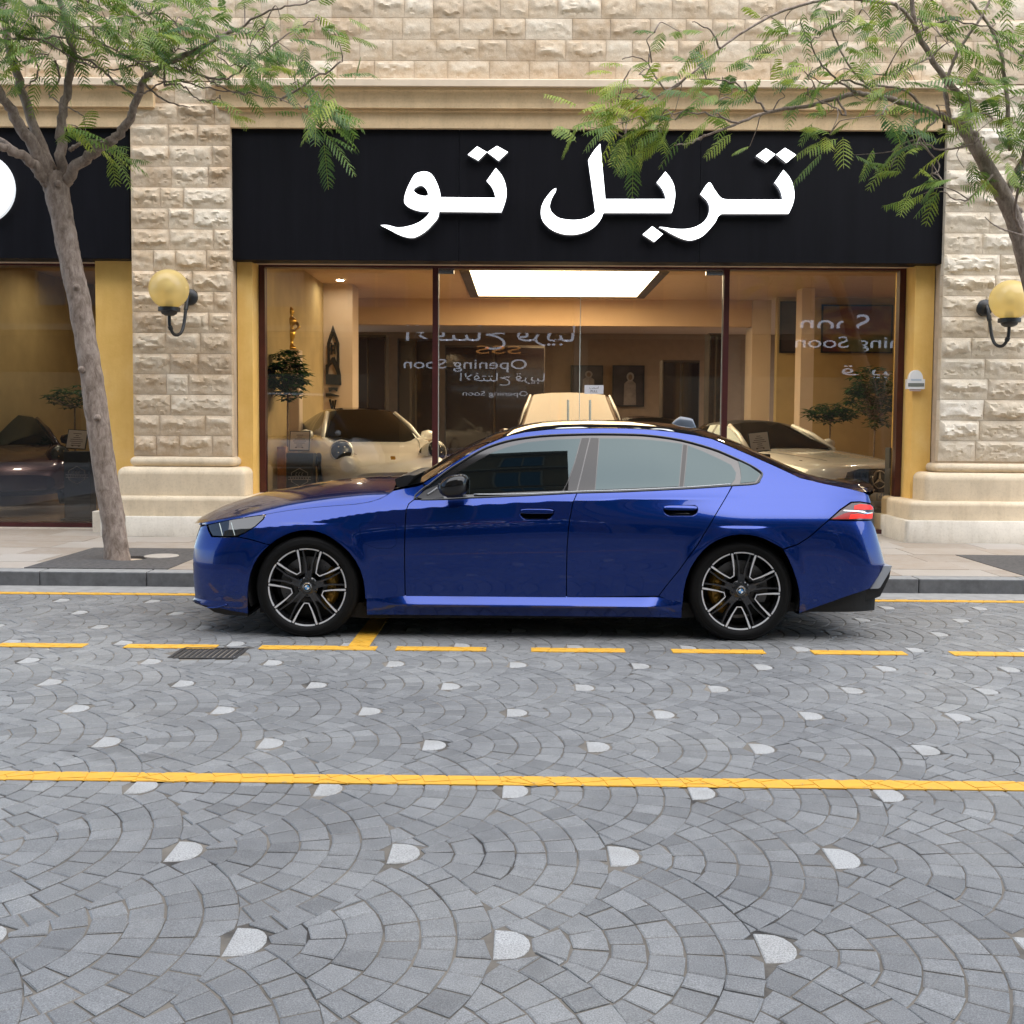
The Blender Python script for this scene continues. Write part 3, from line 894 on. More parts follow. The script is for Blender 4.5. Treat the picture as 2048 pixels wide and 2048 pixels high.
letter([(540,185),(565,215),(580,250),(586,290),(580,330),(564,374),(297,372),(290,400),(270,425),(240,455),(205,477),(175,484),(130,473),(85,450),(45,430),(75,430),(120,440),(170,433),(215,415),(245,390),(258,372),(215,370),(175,357),(152,340),(147,320),(155,285),(170,250),(190,215),(212,203),(240,200),(265,212),(285,245),(298,280),(303,310),(540,313),(532,285),(520,262),(501,240)], (0,5,6,14,20,33,34,37),
       holes=[[(187,280),(205,263),(226,261),(242,276),(250,299),(235,305),(205,298)]])
for d in ([(420,127),(460,92),(501,116),(465,152)], [(504,117),(545,90),(592,116),(552,153)]): letter(d, (0,1,2,3))
sg2 = empty('shop_sign', (-6.2, YS, (zst+zsb)/2)); tag(sg2, 'black fascia sign with a white round disc, left of the stone pier', 'sign')
xl = P(259, 380, YS).x
zt2, zb3 = P(150, 243, YS).z, P(150, 517, YS).z
MB().bevbox((-8+6.2, 0, zb3-sg2.location.z), (xl+6.2, .30, zt2-sg2.location.z), .004).build('sign_panel', M['panel'], sg2)
c0 = P(-42, 376, YS-.05)
rr = (P(28, 376, YS-.05).x-c0.x)
mb = MB(); n = 56
mb.add([(c0.x+6.2+rr*math.cos(2*math.pi*k/n), -.06, c0.z-sg2.location.z+rr*1.0*math.sin(2*math.pi*k/n)) for k in range(n)] + [(c0.x+6.2+rr*math.cos(2*math.pi*k/n), -.002, c0.z-sg2.location.z+rr*math.sin(2*math.pi*k/n)) for k in range(n)],
       [tuple(range(n-1, -1, -1))]+[(k, (k+1) % n, n+(k+1) % n, n+k) for k in range(n)])
mb.build('logo_disc', simple('logo_disc_white', (.78, .79, .80), .4, var=0, emit=(.9, .95, 1), es=.12), sg2)

# wall lamps
def wall_lamp(c, rad, sx, label):
    e = empty('wall_lamp', c); tag(e, label, 'wall lamp', 'amber globe lamps on the stone piers')
    n = 14
    MB().lathe([(max(.001, rad*math.sin(t)), -rad*math.cos(t)) for t in np.linspace(.32, math.pi, 22)], n=36).build('globe', M['globe'], e, smooth=True)
    MB().lathe([(.001, -rad-.085), (.05, -rad-.08), (.085, -rad-.06), (.095, -rad-.035), (.125, -rad-.03), (.125, -rad+.015), (.001, -rad+.02)], n=28).build('socket', M['iron'], e, smooth=True, autosmooth=40)
    MB().lathe([(.001, -rad+.02), (.045, -rad+.02), (.045, -rad+.09), (.001, -rad+.1)], n=18).build('bulb_holder', simple('bulb_holder', (.10, .08, .05), .5, var=0), e)
    MB().lathe([(.001, .01-rad*.2), (.05, -rad*.18), (.055, .03), (.03, .08), (.001, .085)], n=16).build('bulb', simple('bulb_white', (.7, .66, .55), .3, var=0), e, smooth=True)
    wy_ = YP-.03-c[1]
    pts = catmull([(0, 0, -rad-.06), (.0, .02, -rad-.20), (sx*.03, .08, -rad-.29), (sx*.07, .18, -rad-.27), (sx*.09, .25, -rad-.16), (sx*.10, .30, -rad+.02), (sx*.11, .36, -rad*.2), (sx*.115, wy_-.01, -rad*.2)], 6)
    MB().tube(pts, .019, 10).build('bracket', M['iron'], e, smooth=True)
    # small collars on the bracket
    for i in (6, 30):
        p = pts[i]; q = pts[i+2]
        MB().tube([p, q], .027, 10).build('collar', M['iron'], e)
    MB().lathe([(.001, -.055), (.06, -.05), (.095, -.02), (.10, .03), (.001, .03)], (sx*.115, wy_, -rad*.2), 'y', 24).build('wall_rose', M['iron'], e, smooth=True, autosmooth=40)
    return e
cL = P(338, 578, 12.66)
rad = (P(377, 578, 12.66).x-P(299, 578, 12.66).x)/2
wall_lamp(cL, rad, 1, 'amber globe lamp on the stone pier between the two shopfronts')
cR = P(2020, 600, 12.66)
wall_lamp(cR, rad, -1, 'amber globe lamp on the pale stone pier at the right edge')
# alarm box on the right plaster pier
ab = empty('alarm_box', P(1828, 762, YW)); tag(ab, 'small white alarm box with rounded top on the yellow pier', 'alarm box')
w, h = .105, .10
prof = [(-w, -h), (w, -h), (w, .02)] + [(w*.78, .02)] + [(w*.78*math.cos(a), .02+.11*math.sin(a)) for a in np.linspace(0.1, math.pi-.1, 12)] + [(-w*.78, .02), (-w, .02)]
wp = simple('white_plastic', (.74, .75, .76), .45, var=.04)
MB().prism([(x, -.075, z) for x, z in prof], (0, .072, 0)).build('housing', wp, ab, fix=True)
MB().box((-w*.92, -.079, -.07), (w*.92, -.0755, -.028)).build('sounder_slot', simple('slot_grey', (.16, .17, .15), .5, var=0), ab)
MB().box((-w*.6, -.0775, .0), (w*.6, -.0755, .022)).build('label_strip', simple('label_blue_grey', (.45, .52, .60), .5, var=0), ab)
MB().box((-w*.6, -.065, -.125), (w*.6, -.02, -.1015)).build('strobe', simple('strobe_pink', (.62, .48, .46), .4, var=0), ab)
# ------------------------------------------------------------------ showroom interior
M['room_wall'] = simple('room_wall_paint', (.60, .41, .25), .8, var=.05, vscale=1.5)
M['room_wall_pale'] = simple('room_wall_pale', (.66, .52, .40), .7, var=.05, vscale=1.5)
M['room_dark'] = simple('room_dark_wall', (.10, .075, .06), .7, var=.2, vscale=2)
M['ceiling'] = simple('room_ceiling', (.66, .47, .31), .8, var=.03)
M['floor_tile'] = simple('showroom_floor', (.30, .20, .13), .25, var=.2, vscale=3)
M['light_panel'] = simple('ceiling_light_panel', (.9, .8, .6), .5, var=0, emit=(1, .80, .50), es=1.9)
M['olive_wall'] = simple('olive_wall_paint', (.46, .34, .16), .8, var=.12, vscale=2)
CZ = 3.95
def room(name, a, b, m): return bp(name, MB().box(a, b), m)
room('room_floor', (-8.3, 13.9, .10), (8.2, 31, .149), M['floor_tile'])
room('room_ceiling', (-8.3, 13.80, CZ), (8.3, 31, CZ+.15), M['ceiling'])
XL = -3.55
room('room_wall', (-4.55, 13.9, .15), (XL, 19.3, CZ-.001), M['olive_wall'])
colx = P(705, 700, 19.3).x
room('room_column', (-4.55, 19.302, .15), (colx, 20.0, CZ-.001), M['room_wall_pale'])
bkY = 21.5
bkz = P(1100, 651, bkY).z
room('room_bulkhead', (-4.55, bkY, bkz), (P(1503, 650, bkY).x, bkY+.25, CZ-.001), M['room_wall'])
room('room_wall', (-4.5, 29.5, .15), (8.2, 29.8, CZ-.002), simple('rear_room_wall', (.30, .20, .125), .8, var=.06))
room('room_wall', (P(1503, 700, bkY).x, bkY-.05, .15), (P(1540, 700, bkY).x, bkY+.6, CZ-.002), M['room_wall_pale'])
room('room_wall', (P(1540, 700, bkY).x, 20.9, .15), (8.2, 21.1, CZ-.002), M['olive_wall'])
room('room_column', (P(1602, 700, 19.5).x, 19.5, .15), (P(1628, 700, 19.5).x, 19.9, CZ-.002), M['room_wall_pale'])
room('room_wall', (8.0, 13.9, .15), (8.2, 21.0, CZ-.002), M['room_wall'])
room('room_wall', (-8.2, 13.9, .15), (-8.0, 21.0, CZ-.002), M['olive_wall'])
room('room_wall', (-8.0, 19.6, .15), (-4.56, 19.8, CZ-.002), M['olive_wall'])
# dark units along the back of the room
for a, b, z0, z1, y in ((700, 772, 660, 900, 23.5), (795, 870, 660, 900, 24.5), (890, 1090, 690, 900, 26.0), (1325, 1400, 720, 840, 24.0), (1418, 1446, 655, 840, 22.6)):
    pa, pb_ = P(a, z0, y), P(b, z0, y)
    t = empty('display_cabinet', ((pa.x+pb_.x)/2, y, .15))
    tag(t, {700: 'dark display cabinet beside the logo column', 795: 'dark tall cabinet left of the glass door', 890: 'wide dark cabinet deep behind the showroom cars', 1325: 'dark cabinet right of the portrait pictures', 1418: 'narrow dark cabinet beside the right mullion'}[a], 'cabinet')
    w = pb_.x-pa.x; h = min(pa.z, 3.4)-.15
    MB().bevbox((-w/2, 0, 0), (w/2, .5, h), .01).build('carcass', M['room_dark'], t)
    for k in range(2):
        MB().bevbox((-w/2+.02+k*w/2, -.02, .06), (-.02+k*w/2, -.002, h-.05), .006).build('cabinet_door', M['dark_paint'], t)
# ceiling light panels
for y0, y1, x0, x1, zt_, lab in ((15.4, P(1100, 597, 20.7).y, P(957, 597, 20.7).x, P(1273, 597, 20.7).x, CZ, 'large square ceiling light panel above the showroom cars'), (24.2, 26.0, P(1060, 666, 26).x, P(1215, 666, 26).x, CZ, 'small ceiling light panel in the rear room')):
    t = empty('ceiling_light', ((x0+x1)/2, (y0+y1)/2, zt_)); tag(t, lab, 'ceiling light')
    w, d = (x1-x0)/2, (y1-y0)/2
    mb = MB()
    for a, b in (((-w-.16, -d-.16, -.05), (-w, d+.16, -.002)), ((w, -d-.16, -.05), (w+.16, d+.16, -.002)), ((-w, d, -.05), (w, d+.16, -.002)), ((-w, -d-.16, -.05), (w, -d, -.002))): mb.box(a, b)
    mb.build('light_frame', M['room_dark'], t)
    for k in range(2):
        xa = -w if k == 0 else .004
        MB().box((xa, -d, -.035), (xa+w-.004, d, -.004)).build('diffuser', M['light_panel'], t)
# downlights; some are added to brighten the stands and the left shop
dl = simple('downlight_led', (1, .9, .7), .4, var=0, emit=(1, .90, .70), es=50)
for x_, y, lab in ((-3.15, 18.7, 'right above the black wall logo'), (4.2, 17.0, 'over the middle of the right bay'), (6.3, 17.0, 'over the far end of the right bay'), (-2.5, 14.25, 'added for light above the white sports car'),
                   (3.9, 14.25, 'added for light above the cream convertible'), (1.4, 15.6, 'behind the glass doors'), (-6.2, 16.4, 'in the middle of the left shop'), (-5.2, 18.4, 'deep in the left shop by the partition'),
                   (-5.4, 14.8, 'added for light above the stand in the left shop'), (-7.2, 17.4, 'added for light over the purple car in the left shop'), (-7.0, 15.6, 'added for light near the glass of the left shop')):
    t = empty('downlight', (x_, y, CZ)); tag(t, 'small round recessed downlight '+lab, 'downlight', 'downlights in the showroom ceiling')
    MB().lathe([(.065, -.004), (.065, -.022), (.085, -.022), (.085, -.002)], n=20).build('trim_ring', M['chrome'], t)
    MB().lathe([(.001, -.010), (.063, -.010)], n=20).build('led', dl, t)
# wall logo on the column
lg = empty('wall_logo', P(667, 710, 19.28)); tag(lg, 'black tower shaped wall logo on the lit showroom column', 'wall logo')
def lp(u, v):
    p = P(500+u/3.22, 500+v/3.22, 19.28); return (p.x-lg.location.x, p.z-lg.location.z)
def flat_poly(outer, holes, parent, name, mat, y0=-.03, y1=.018):
    vs = [Vector(p) for p in outer]; ed = [(i, (i+1) % len(outer)) for i in range(len(outer))]
    for h in holes:
        n = len(vs); vs += [Vector(p) for p in h]; ed += [(n+i, n+(i+1) % len(h)) for i in range(len(h))]
    r = delaunay_2d_cdt(vs, ed, [], 1, 1e-5)
    V2 = [tuple(v) for v in r[0]]; tri = []
    for f in r[2]:
        cx = sum(V2[i][0] for i in f)/3; cy = sum(V2[i][1] for i in f)/3
        if in_poly([cx], [cy], outer)[0] and not any(in_poly([cx], [cy], h)[0] for h in holes): tri.append(tuple(f))
    mb = MB().add([(x, y0, z) for x, z in V2], tri)
    for loop in [outer]+holes:
        n = len(loop); mb.add([(x, y0, z) for x, z in loop]+[(x, y1, z) for x, z in loop], [(k, (k+1) % n, n+(k+1) % n, n+k) for k in range(n)])
    return mb.build(name, mat, parent)
flat_poly([lp(*p) for p in [(535,485),(575,600),(575,755),(585,800),(588,870),(490,865),(488,740),(500,735),(498,600)]],
          [[lp(*p) for p in [(535,540),(560,610),(562,735),(548,692),(530,692),(512,722),(512,610)]], [lp(*p) for p in [(503,800),(508,755),(530,722),(548,765),(562,803)]]], lg, 'emblem', M['black'])
for q in ([(520,598),(528,598),(528,672),(520,672)], [(543,595),(551,595),(551,672),(543,672)], [(528,612),(543,612),(543,622),(528,622)], [(528,640),(543,640),(543,650),(528,650)],
          [(505,885),(566,885),(562,912),(536,898),(510,912)], [(490,922),(520,922),(580,940),(490,945)], [(510,962),(519,962),(532,1025),(524,1025)], [(531,970),(537,970),(537,1028),(531,1028)], [(550,965),(558,965),(548,1025),(540,1025)]):
    flat_poly([lp(*p) for p in q], [], lg, 'logo_letter', M['black'])
# pictures
def picture(px0, py0, px1, py1, Y, label, kind):
    a, b = P(px0, py1, Y), P(px1, py0, Y)
    t = empty('picture', ((a.x+b.x)/2, Y, (a.z+b.z)/2)); tag(t, label, 'picture')
    w, h = (b.x-a.x)/2, (b.z-a.z)/2
    fm = MB(); e = .03
    fm.box((-w, -.03, -h), (-w+e, .0, h)); fm.box((w-e, -.03, -h), (w, .0, h)); fm.box((-w+e, -.03, h-e), (w-e, .0, h)); fm.box((-w+e, -.03, -h), (w-e, .0, -h+e))
    fm.build('picture_frame', M['black'], t)
    m, nt, bb = new_mat('picture_print')
    v = world_vec(nt)
    if kind == 'abstract':
        f = noise_tex(nt, 1.1, 3, .5, vec=world_vec(nt, (.6, 1, 1.6)), dist=.6)
        c = ramp(nt, f, [(.2, (.03, .06, .02)), (.38, (.10, .13, .03)), (.48, (.30, .20, .06)), (.58, (.16, .04, .03)), (.75, (.05, .03, .02))])
    else:
        f = noise_tex(nt, 2, 3, .5, vec=v); c = ramp(nt, f, [(.3, (.025, .018, .02)), (.7, (.07, .05, .05))])
    nt.links.new(c, bb.inputs['Base Color']); bb.inputs['Roughness'].default_value = .4
    mesh('canvas', [(-w+e, -.012, -h+e), (w-e, -.012, -h+e), (w-e, -.012, h-e), (-w+e, -.012, h-e)], [(0, 1, 2, 3)], m, t)
    if kind == 'portrait':
        rb, hd, kf = simple('print_robe', (.22, .17, .14), .5, var=.3), simple('print_face', (.14, .08, .05), .5, var=0), simple('print_headcloth', (.24, .20, .17), .5, var=0)
        flat_poly([(-.28*w, -h+e+.01), (.5*w, -h+e+.01), (.46*w, .12*h), (.25*w, .28*h), (-.02*w, .28*h), (-.25*w, .12*h)], [], t, 'printed_robe', rb, -.0135, -.0125)
        flat_poly([(.12*w+.24*w*math.cos(k*.5236), .45*h+.22*h*math.sin(k*.5236)) for k in range(12)], [], t, 'printed_headcloth', kf, -.0142, -.0138)
        flat_poly([(.12*w+.13*w*math.cos(k*.5236), .43*h+.14*h*math.sin(k*.5236)) for k in range(12)], [], t, 'printed_face', hd, -.0150, -.0146)
picture(1141, 731, 1206, 795, 29.4, 'dark portrait of a robed man behind the glass doors, left one', 'portrait')
picture(1224, 731, 1289, 813, 29.4, 'dark portrait of a robed man on the back wall, right one', 'portrait')
picture(1641, 610, 1786, 706, 20.85, 'wide colourful painting on the right showroom wall', 'abstract')
picture(1558, 603, 1600, 706, 20.85, 'dark narrow picture left of the colourful painting', 'dark')

# ------------------------------------------------------------------ display stands
paper = simple('notice_paper', (.74, .66, .60), .6, var=.04)
ink = simple('notice_ink', (.20, .15, .13), .6, var=0)
pale_line = simple('stand_logo_line', (.45, .42, .38), .5, var=0)
def stand(px, py, Y, tilt, label, w=.30, logo=True, d=.2):
    c = P(px, py, Y)
    t = empty('display_stand', (c.x, Y, .15), 0); tag(t, label, 'display stand', 'black display stands with paper notices')
    H = c.z-.15
    MB().bevbox((-w/2, 0, 0), (w/2, d, H-.16), .008).build('post', M['black'], t)
    MB().bevbox((-w/2-.03, -.05, -.0), (w/2+.03, d+.05, .03), .006).build('foot', M['black'], t)
    ph, pw = .125, .125
    hold = MB().box((-pw-.01, -.01, -ph-.01), (pw+.01, .008, ph+.01)).build('notice_holder', M['black'], t)
    hold.location = (0, .02, H); hold.rotation_euler = (math.radians(-18), math.radians(tilt), 0)
    pp = MB().box((-pw, -.0135, -ph), (pw, -.0105, ph)).build('notice', paper, hold)
    lines = MB(); rnd = random.Random(int(px))
    for k in range(7):
        z = ph*.62-k*ph*.22; hw = pw*rnd.uniform(.25, .75)
        if k in (0, 1): hw *= .6
        lines.box((-hw, -.0145, z-.0045), (hw, -.0140, z+.0045))
    for sx in (-.35, .35): lines.box((sx*pw-.012, -.0145, -ph*.82), (sx*pw+.012, -.0140, -ph*.72))
    lines.build('notice_print', ink, hold)
    if logo:
        mb = MB(); zc_ = H-.16-.32; r = .125
        pts = [(r*1.0*math.sin(a), zc_+r*.95*math.cos(a)) for a in [k*math.pi/3 for k in range(6)]]
        for i in range(6):
            a, b = pts[i], pts[(i+1) % 6]
            if i in (1, 4):
                mid = lambda s: (a[0]+(b[0]-a[0])*s, a[1]+(b[1]-a[1])*s)
                for s0_, s1_ in ((0, .3), (.7, 1)): mb.tube([(mid(s0_)[0], -.004, mid(s0_)[1]), (mid(s1_)[0], -.004, mid(s1_)[1])], .005, 6)
            else: mb.tube([(a[0], -.004, a[1]), (b[0], -.004, b[1])], .005, 6)
        for k in range(3): mb.tube([(-.05+k*.04+.012, -.004, zc_+.025), (-.05+k*.04-.006, -.004, zc_+.025), (-.05+k*.04+.008, -.004, zc_+.06), (-.05+k*.04+.02, -.004, zc_+.06)], .004, 5)
        mb.tube([(-.15, -.004, zc_-.03), (.15, -.004, zc_-.03)], .004, 5); mb.tube([(-.15, -.004, zc_+.005), (.15, -.004, zc_+.005)], .004, 5)
        for k in range(8): mb.tube([(-.12+k*.034, -.004, zc_-.02), (-.12+k*.034, -.004, zc_-.004)], .005, 5)
        mb.build('hexagon_logo', pale_line, t)
    return t
stand(599, 882, 14.35, 0, 'black stand with paper notice in front of the white sports car', w=.36)
stand(1519, 884, 14.5, -6, 'black stand with paper notice left of the cream convertible', w=.30, logo=False)
stand(153, 879, 14.6, 3, 'black stand with paper notice inside the left shop', w=.36)
t = empty('display_stand', (P(1792, 960, 14.05).x, 14.05, .15)); tag(t, 'plain black stand at the right end of the shop window', 'display stand', 'black display stands with paper notices')
MB().bevbox((-.09, 0, 0), (.11, .18, 1.08), .008).build('post', M['black'], t); MB().bevbox((-.12, -.04, 0), (.14, .22, .03), .006).build('foot', M['black'], t)
# statuette on a post and the wooden post beside the stand
st = empty('statuette', P(581, 700, 16.6)); tag(st, 'gold statuette on a tall pedestal behind the left plant', 'statuette')
st.scale = (1.6, 1.6, 1)
gold = simple('gold_metal', (.55, .33, .06), .3, metal=.9, var=.1)
MB().lathe([(.001, .0), (.055, 0), (.055, .05), (.03, .07), (.028, .14), (.045, .2), (.05, .27), (.035, .31), (.028, .36), (.06, .40), (.062, .47), (.03, .50), (.022, .53), (.04, .56), (.04, .60), (.02, .64), (.001, .66)], n=16).build('figure', gold, st, smooth=True)
MB().tube([(.06, 0, .42), (.085, -.01, .34), (.04, -.04, .28)], [.018, .015, .012], 8).build('arm', gold, st, smooth=True)
MB().bevbox((-.10, -.08, -(st.location.z-.15)), (.10, .08, -.002), .01).build('pedestal', M['room_wall_pale'], st)
wpst = empty('wooden_post', (P(565, 930, 14.7).x, 14.7, .15)); tag(wpst, 'orange wooden post beside the black display stand', 'post')
MB().bevbox((-.06, -.06, .02), (.06, .06, 1.02), .008).build('post_shaft', simple('orange_wood', (.42, .19, .05), .5, var=.25, vscale=12), wpst)
MB().bevbox((-.09, -.09, 0), (.09, .09, .02), .004).build('post_foot', M['black'], wpst)

# ------------------------------------------------------------------ house plants
def house_plant(c, rad, hgt, n, label, pot=True, seed=0):
    rnd = random.Random(seed)
    t = empty('potted_plant', (c.x, c.y, .15)); tag(t, label, 'plant', 'leafy plants in the showrooms')
    H = c.z-.15
    V, F, T = [], [], []
    stems = MB()
    for k in range(n):
        a = rnd.uniform(0, 6.283); r = rad*math.sqrt(rnd.random()); z = H+hgt*(rnd.random()-.5)*math.sqrt(max(.05, 1-(r/rad)**2))*1.2
        bx, by = r*math.cos(a), r*math.sin(a)
        nl = rnd.randint(5, 8); L = rnd.uniform(.09, .17)
        for j in range(nl):
            b = 6.283*j/nl+rnd.uniform(-.2, .2); tl = rnd.uniform(-.5, .15)
            d = Vector((math.cos(b)*math.cos(tl), math.sin(b)*math.cos(tl), math.sin(tl))); s = d.cross(Vector((0, 0, 1))).normalized()
            o = Vector((bx, by, z)); n0 = len(V)
            V += [o+d*.01, o+d*L*.45+s*L*.2+Vector((0, 0, .008)), o+d*L, o+d*L*.45-s*L*.2+Vector((0, 0, .008))]; F.append((n0, n0+1, n0+2, n0+3)); tn = rnd.random(); T += [tn]*4
        if k % 4 == 0: stems.tube([(0, 0, H-hgt*.45), (bx*.5, by*.5, (z+H-hgt*.45)/2), (bx, by, z)], [.009, .006, .003], 5)
    mesh('foliage', V, F, M['leaf_dark'], t, tone=T)
    stems.tube([(0, 0, .25), (.01, 0, H-hgt*.45)], .014, 6)
    stems.build('stem', M['bark'], t)
    MB().lathe([(.001, 0), (.13, 0), (.17, .28), (.18, .30), (.16, .30), (.15, .26), (.001, .26)], n=24).build('pot', simple('plant_pot', (.35, .30, .27), .5, var=.1), t)
house_plant(P(574, 750, 15.3), .27, .62, 190, 'bushy green plant at the left end of the shop window', seed=1)
house_plant(P(1750, 790, 16.6), .40, .85, 240, 'tall leafy plant at the right end of the shop window', seed=2)
house_plant(P(1660, 826, 18.4), .42, .28, 120, 'low spreading plant behind the cream convertible', seed=3)
house_plant(P(148, 795, 17.0), .40, .35, 60, 'thin leafed plant in the left shop', seed=4)

# ------------------------------------------------------------------ showroom cars
lens_grey = simple('round_lamp_lens', (.035, .038, .038), .25, var=0, coat=.15)
def show_car(name, label, loc, rz, paint, roofm, L, W, low, deck, plan, gh, lamp, fb=(0, 0), glass=None, cat='car', pillars=True, group='cars on show behind the glass'):
    t = empty(name, loc, rz); tag(t, label, cat, group)
    dx_, dz_ = zip(*deck); px_, pw_ = zip(*plan)
    xs_ = np.concatenate([[-L/2], np.linspace(-L/2+.02, L/2-.02, 44), [L/2]])
    rows = []; nt_ = 22
    def dk(x): return float(np.interp(x, dx_, dz_))
    def wd(x): return float(np.interp(x, px_, pw_))
    for x in xs_:
        w, zt_ = wd(x), dk(x); zl = low+(.10*max(0, (abs(x)-L/2+.5)/.5))
        mid, hz = (zl+zt_)/2, (zt_-zl)/2; r = []
        for k in range(nt_+1):
            th = -math.pi/2+math.pi*k/nt_
            c, s_ = abs(math.cos(th)), math.sin(th)
            y = w*c**.55; z = mid+hz*math.copysign(abs(s_)**.62, s_)
            if s_ > 0: z += (fb[0] if x > 0 else fb[1])*math.exp(-((y-w*.80)/(w*.17))**2)*min(1, max(0, (L/2-abs(x))/.35))
            r.append((x, -y, z))
        full = r + [(x, -y, z) for x, y, z in reversed(r[1:-1])]
        rows.append(full)
    mb = MB().grid(rows, closed=True)
    mb.f.append(tuple(range(len(rows[0])))); mb.f.append(tuple(range(len(mb.v)-1, len(mb.v)-len(rows[0])-1, -1)))
    mb.m += [0, 0]
    mb.build('body', paint, t, smooth=True, autosmooth=45, fix=True)
    xf, rf, rr_, xr, zr, wb, wt = gh                     # base front, roof front, roof rear, base rear, roof z, half widths
    gx = sorted(set(list(np.linspace(xr, xf, 34))+[rf, rr_]))
    rows = []
    for x in gx:
        k = min(1, max(0, (xf-x)/(xf-rf))) if x > rf else min(1, max(0, (x-xr)/(rr_-xr)))
        k = math.sin(k*math.pi/2)**1.1 if x <= rf else k**.93
        zb_ = dk(x)-.04; zt_ = zb_+.04+(zr-zb_-.04)*k
        if rr_ < x < rf: zt_ = zr+.03*math.sin(math.pi*(x-rr_)/(rf-rr_))
        wtop = wb+(wt-wb)*k
        r = [(x, -wb, zb_), (x, -(wb*.55+wtop*.45), zb_+(zt_-zb_)*.5), (x, -wtop, zt_-.06*k), (x, -wtop*.88, zt_-.015*k), (x, -wtop*.5, zt_+.012*k), (x, 0, zt_+.02*k)]
        rows.append(r+[(a, -b, c) for a, b, c in reversed(r[:-1])])
    gm = glass or M['car_glass']
    g = MB(); rf_mb = MB(); n = len(rows[0])
    for i in range(len(rows)-1):
        xm = (gx[i]+gx[i+1])/2
        for k in range(n-1):
            q = [rows[i][k], rows[i][k+1], rows[i+1][k+1], rows[i+1][k]]
            side = k in (0, 1, n-3, n-2)
            screen = (xm > rf-.02 or xm < rr_+.02) and not side
            pillar = side and (xm > rf+(xf-rf)*.62 and 0 or abs(xm-(rf+rr_)/2) < .045 or xm < rr_-(rr_-xr)*.35)
            (g if (screen or (side and not pillar)) else rf_mb).add(q, [(0, 1, 2, 3)])
    def weld(o):
        bm = bmesh.new(); bm.from_mesh(o.data); bmesh.ops.remove_doubles(bm, verts=bm.verts[:], dist=1e-4); bmesh.ops.recalc_face_normals(bm, faces=bm.faces[:]); bm.to_mesh(o.data); bm.free()
    o = g.build('window_glass', gm, t, smooth=True, autosmooth=50); weld(o)
    o = rf_mb.build('roof', roofm, t, smooth=True, autosmooth=50); weld(o)
    for s in (-1, 1):
        if pillars: MB().tube([(xf, s*wb, dk(xf)-.02), ((xf+rf)/2, s*(wb+wt)/2*1.0, dk(xf)+(zr-dk(xf))*.53), (rf, s*wt, zr-.04)], .035, 8).build('pillar', paint, t, smooth=True)
        mx = xf-.35
        MB().lathe([(.001, -.11), (.06, -.09), (.085, 0), (.06, .09), (.001, .11)], (mx, s*(wb+.17), dk(mx)+.06), 'y', 14).build('mirror', paint, t, smooth=True)
        lx_, ly, lz, kind = lamp
        if kind == 'round':
            e = MB().lathe([(.001, .014), (.05, .010), (.09, -.002), (.118, -.022), (.128, -.045), (.130, -.30)], n=26)
            o = e.build('headlight', lens_grey, t, smooth=True)
            o.location = (lx_, s*ly, lz); o.rotation_euler = (0, math.radians(72), s*math.radians(14)); o.scale = (1.12, 1.12, 1)
            r = MB().lathe([(.125, -.03), (.140, -.045), (.142, -.2)], n=26).build('lamp_bezel', paint, o, smooth=True)
            for k in range(4): MB().lathe([(.001, .012), (.008, .010), (.008, -.02)], (.05*math.cos(k*1.57+.78), .05*math.sin(k*1.57+.78), .0), n=10).build('lens_sparkle', M['chrome'], o)  # chrome bumps added as sparkles in the lens
        else:
            pts = [(lx_+.10, s*(ly-.30), lz-.05), (lx_+.02, s*(ly-.02), lz-.05), (lx_-.12, s*(ly+.04), lz+.03), (lx_-.34, s*(ly+.04), lz+.10), (lx_-.10, s*(ly-.10), lz+.055)]
            MB().prism(pts if s > 0 else pts[::-1], (-.10, 0, -.02)).build('headlight', M['lens_dark'], t, fix=True)
            MB().tube([Vector(pts[0])+Vector((.012, 0, .025)), Vector(pts[4])+Vector((.03, 0, .0))], .012, 6).build('daytime_light', M['head_led'], t)
        for wx in (L/2-.85, -L/2+.85):
            wh = MB().lathe([(.001, 0), (.2, 0), (.22, -.01), (.33, -.02), (.345, .03), (.345, .2), (.001, .2)], n=28).build('wheel', M['rubber'], t, smooth=True, autosmooth=35)
            wh.rotation_euler = (math.radians(90 if s > 0 else -90)*-1 if False else math.radians(90)*s, 0, 0); wh.location = (wx, s*(W-.02), .345)
            MB().lathe([(.001, -.025), (.05, -.03), (.21, -.012), (.22, -.02)], n=20).build('rim', M['silver'], wh)
    def zs(x, y):
        w, zt_ = wd(x), dk(x); zl = low; mid, hz = (zl+zt_)/2, (zt_-zl)/2
        c = min(1, abs(y)/w)**(1/.55); z = mid+hz*math.sqrt(max(0, 1-c*c))**.62
        return z+(fb[0] if x > 0 else fb[1])*math.exp(-((abs(y)-w*.80)/(w*.17))**2)*min(1, max(0, (L/2-abs(x))/.35))
    for s in (-1, 1):
        pts = [(xf-.02+(L/2-.42-xf)*u, s*(wb*.86-.20*u**1.6), 0) for u in np.linspace(0, 1, 14)]
        MB().tube([(x, y, zs(x, y)+.001) for x, y, _ in pts], .0045, 5).build('bonnet_seam', M['black'], t)
    return t, dk, wd
dv = lambda rz: (math.cos(rz), math.sin(rz))
def place(nose_px, Y, rz, L):
    c = P(nose_px, 900, Y); d = dv(rz); return (c.x-d[0]*L/2, Y-d[1]*L/2)
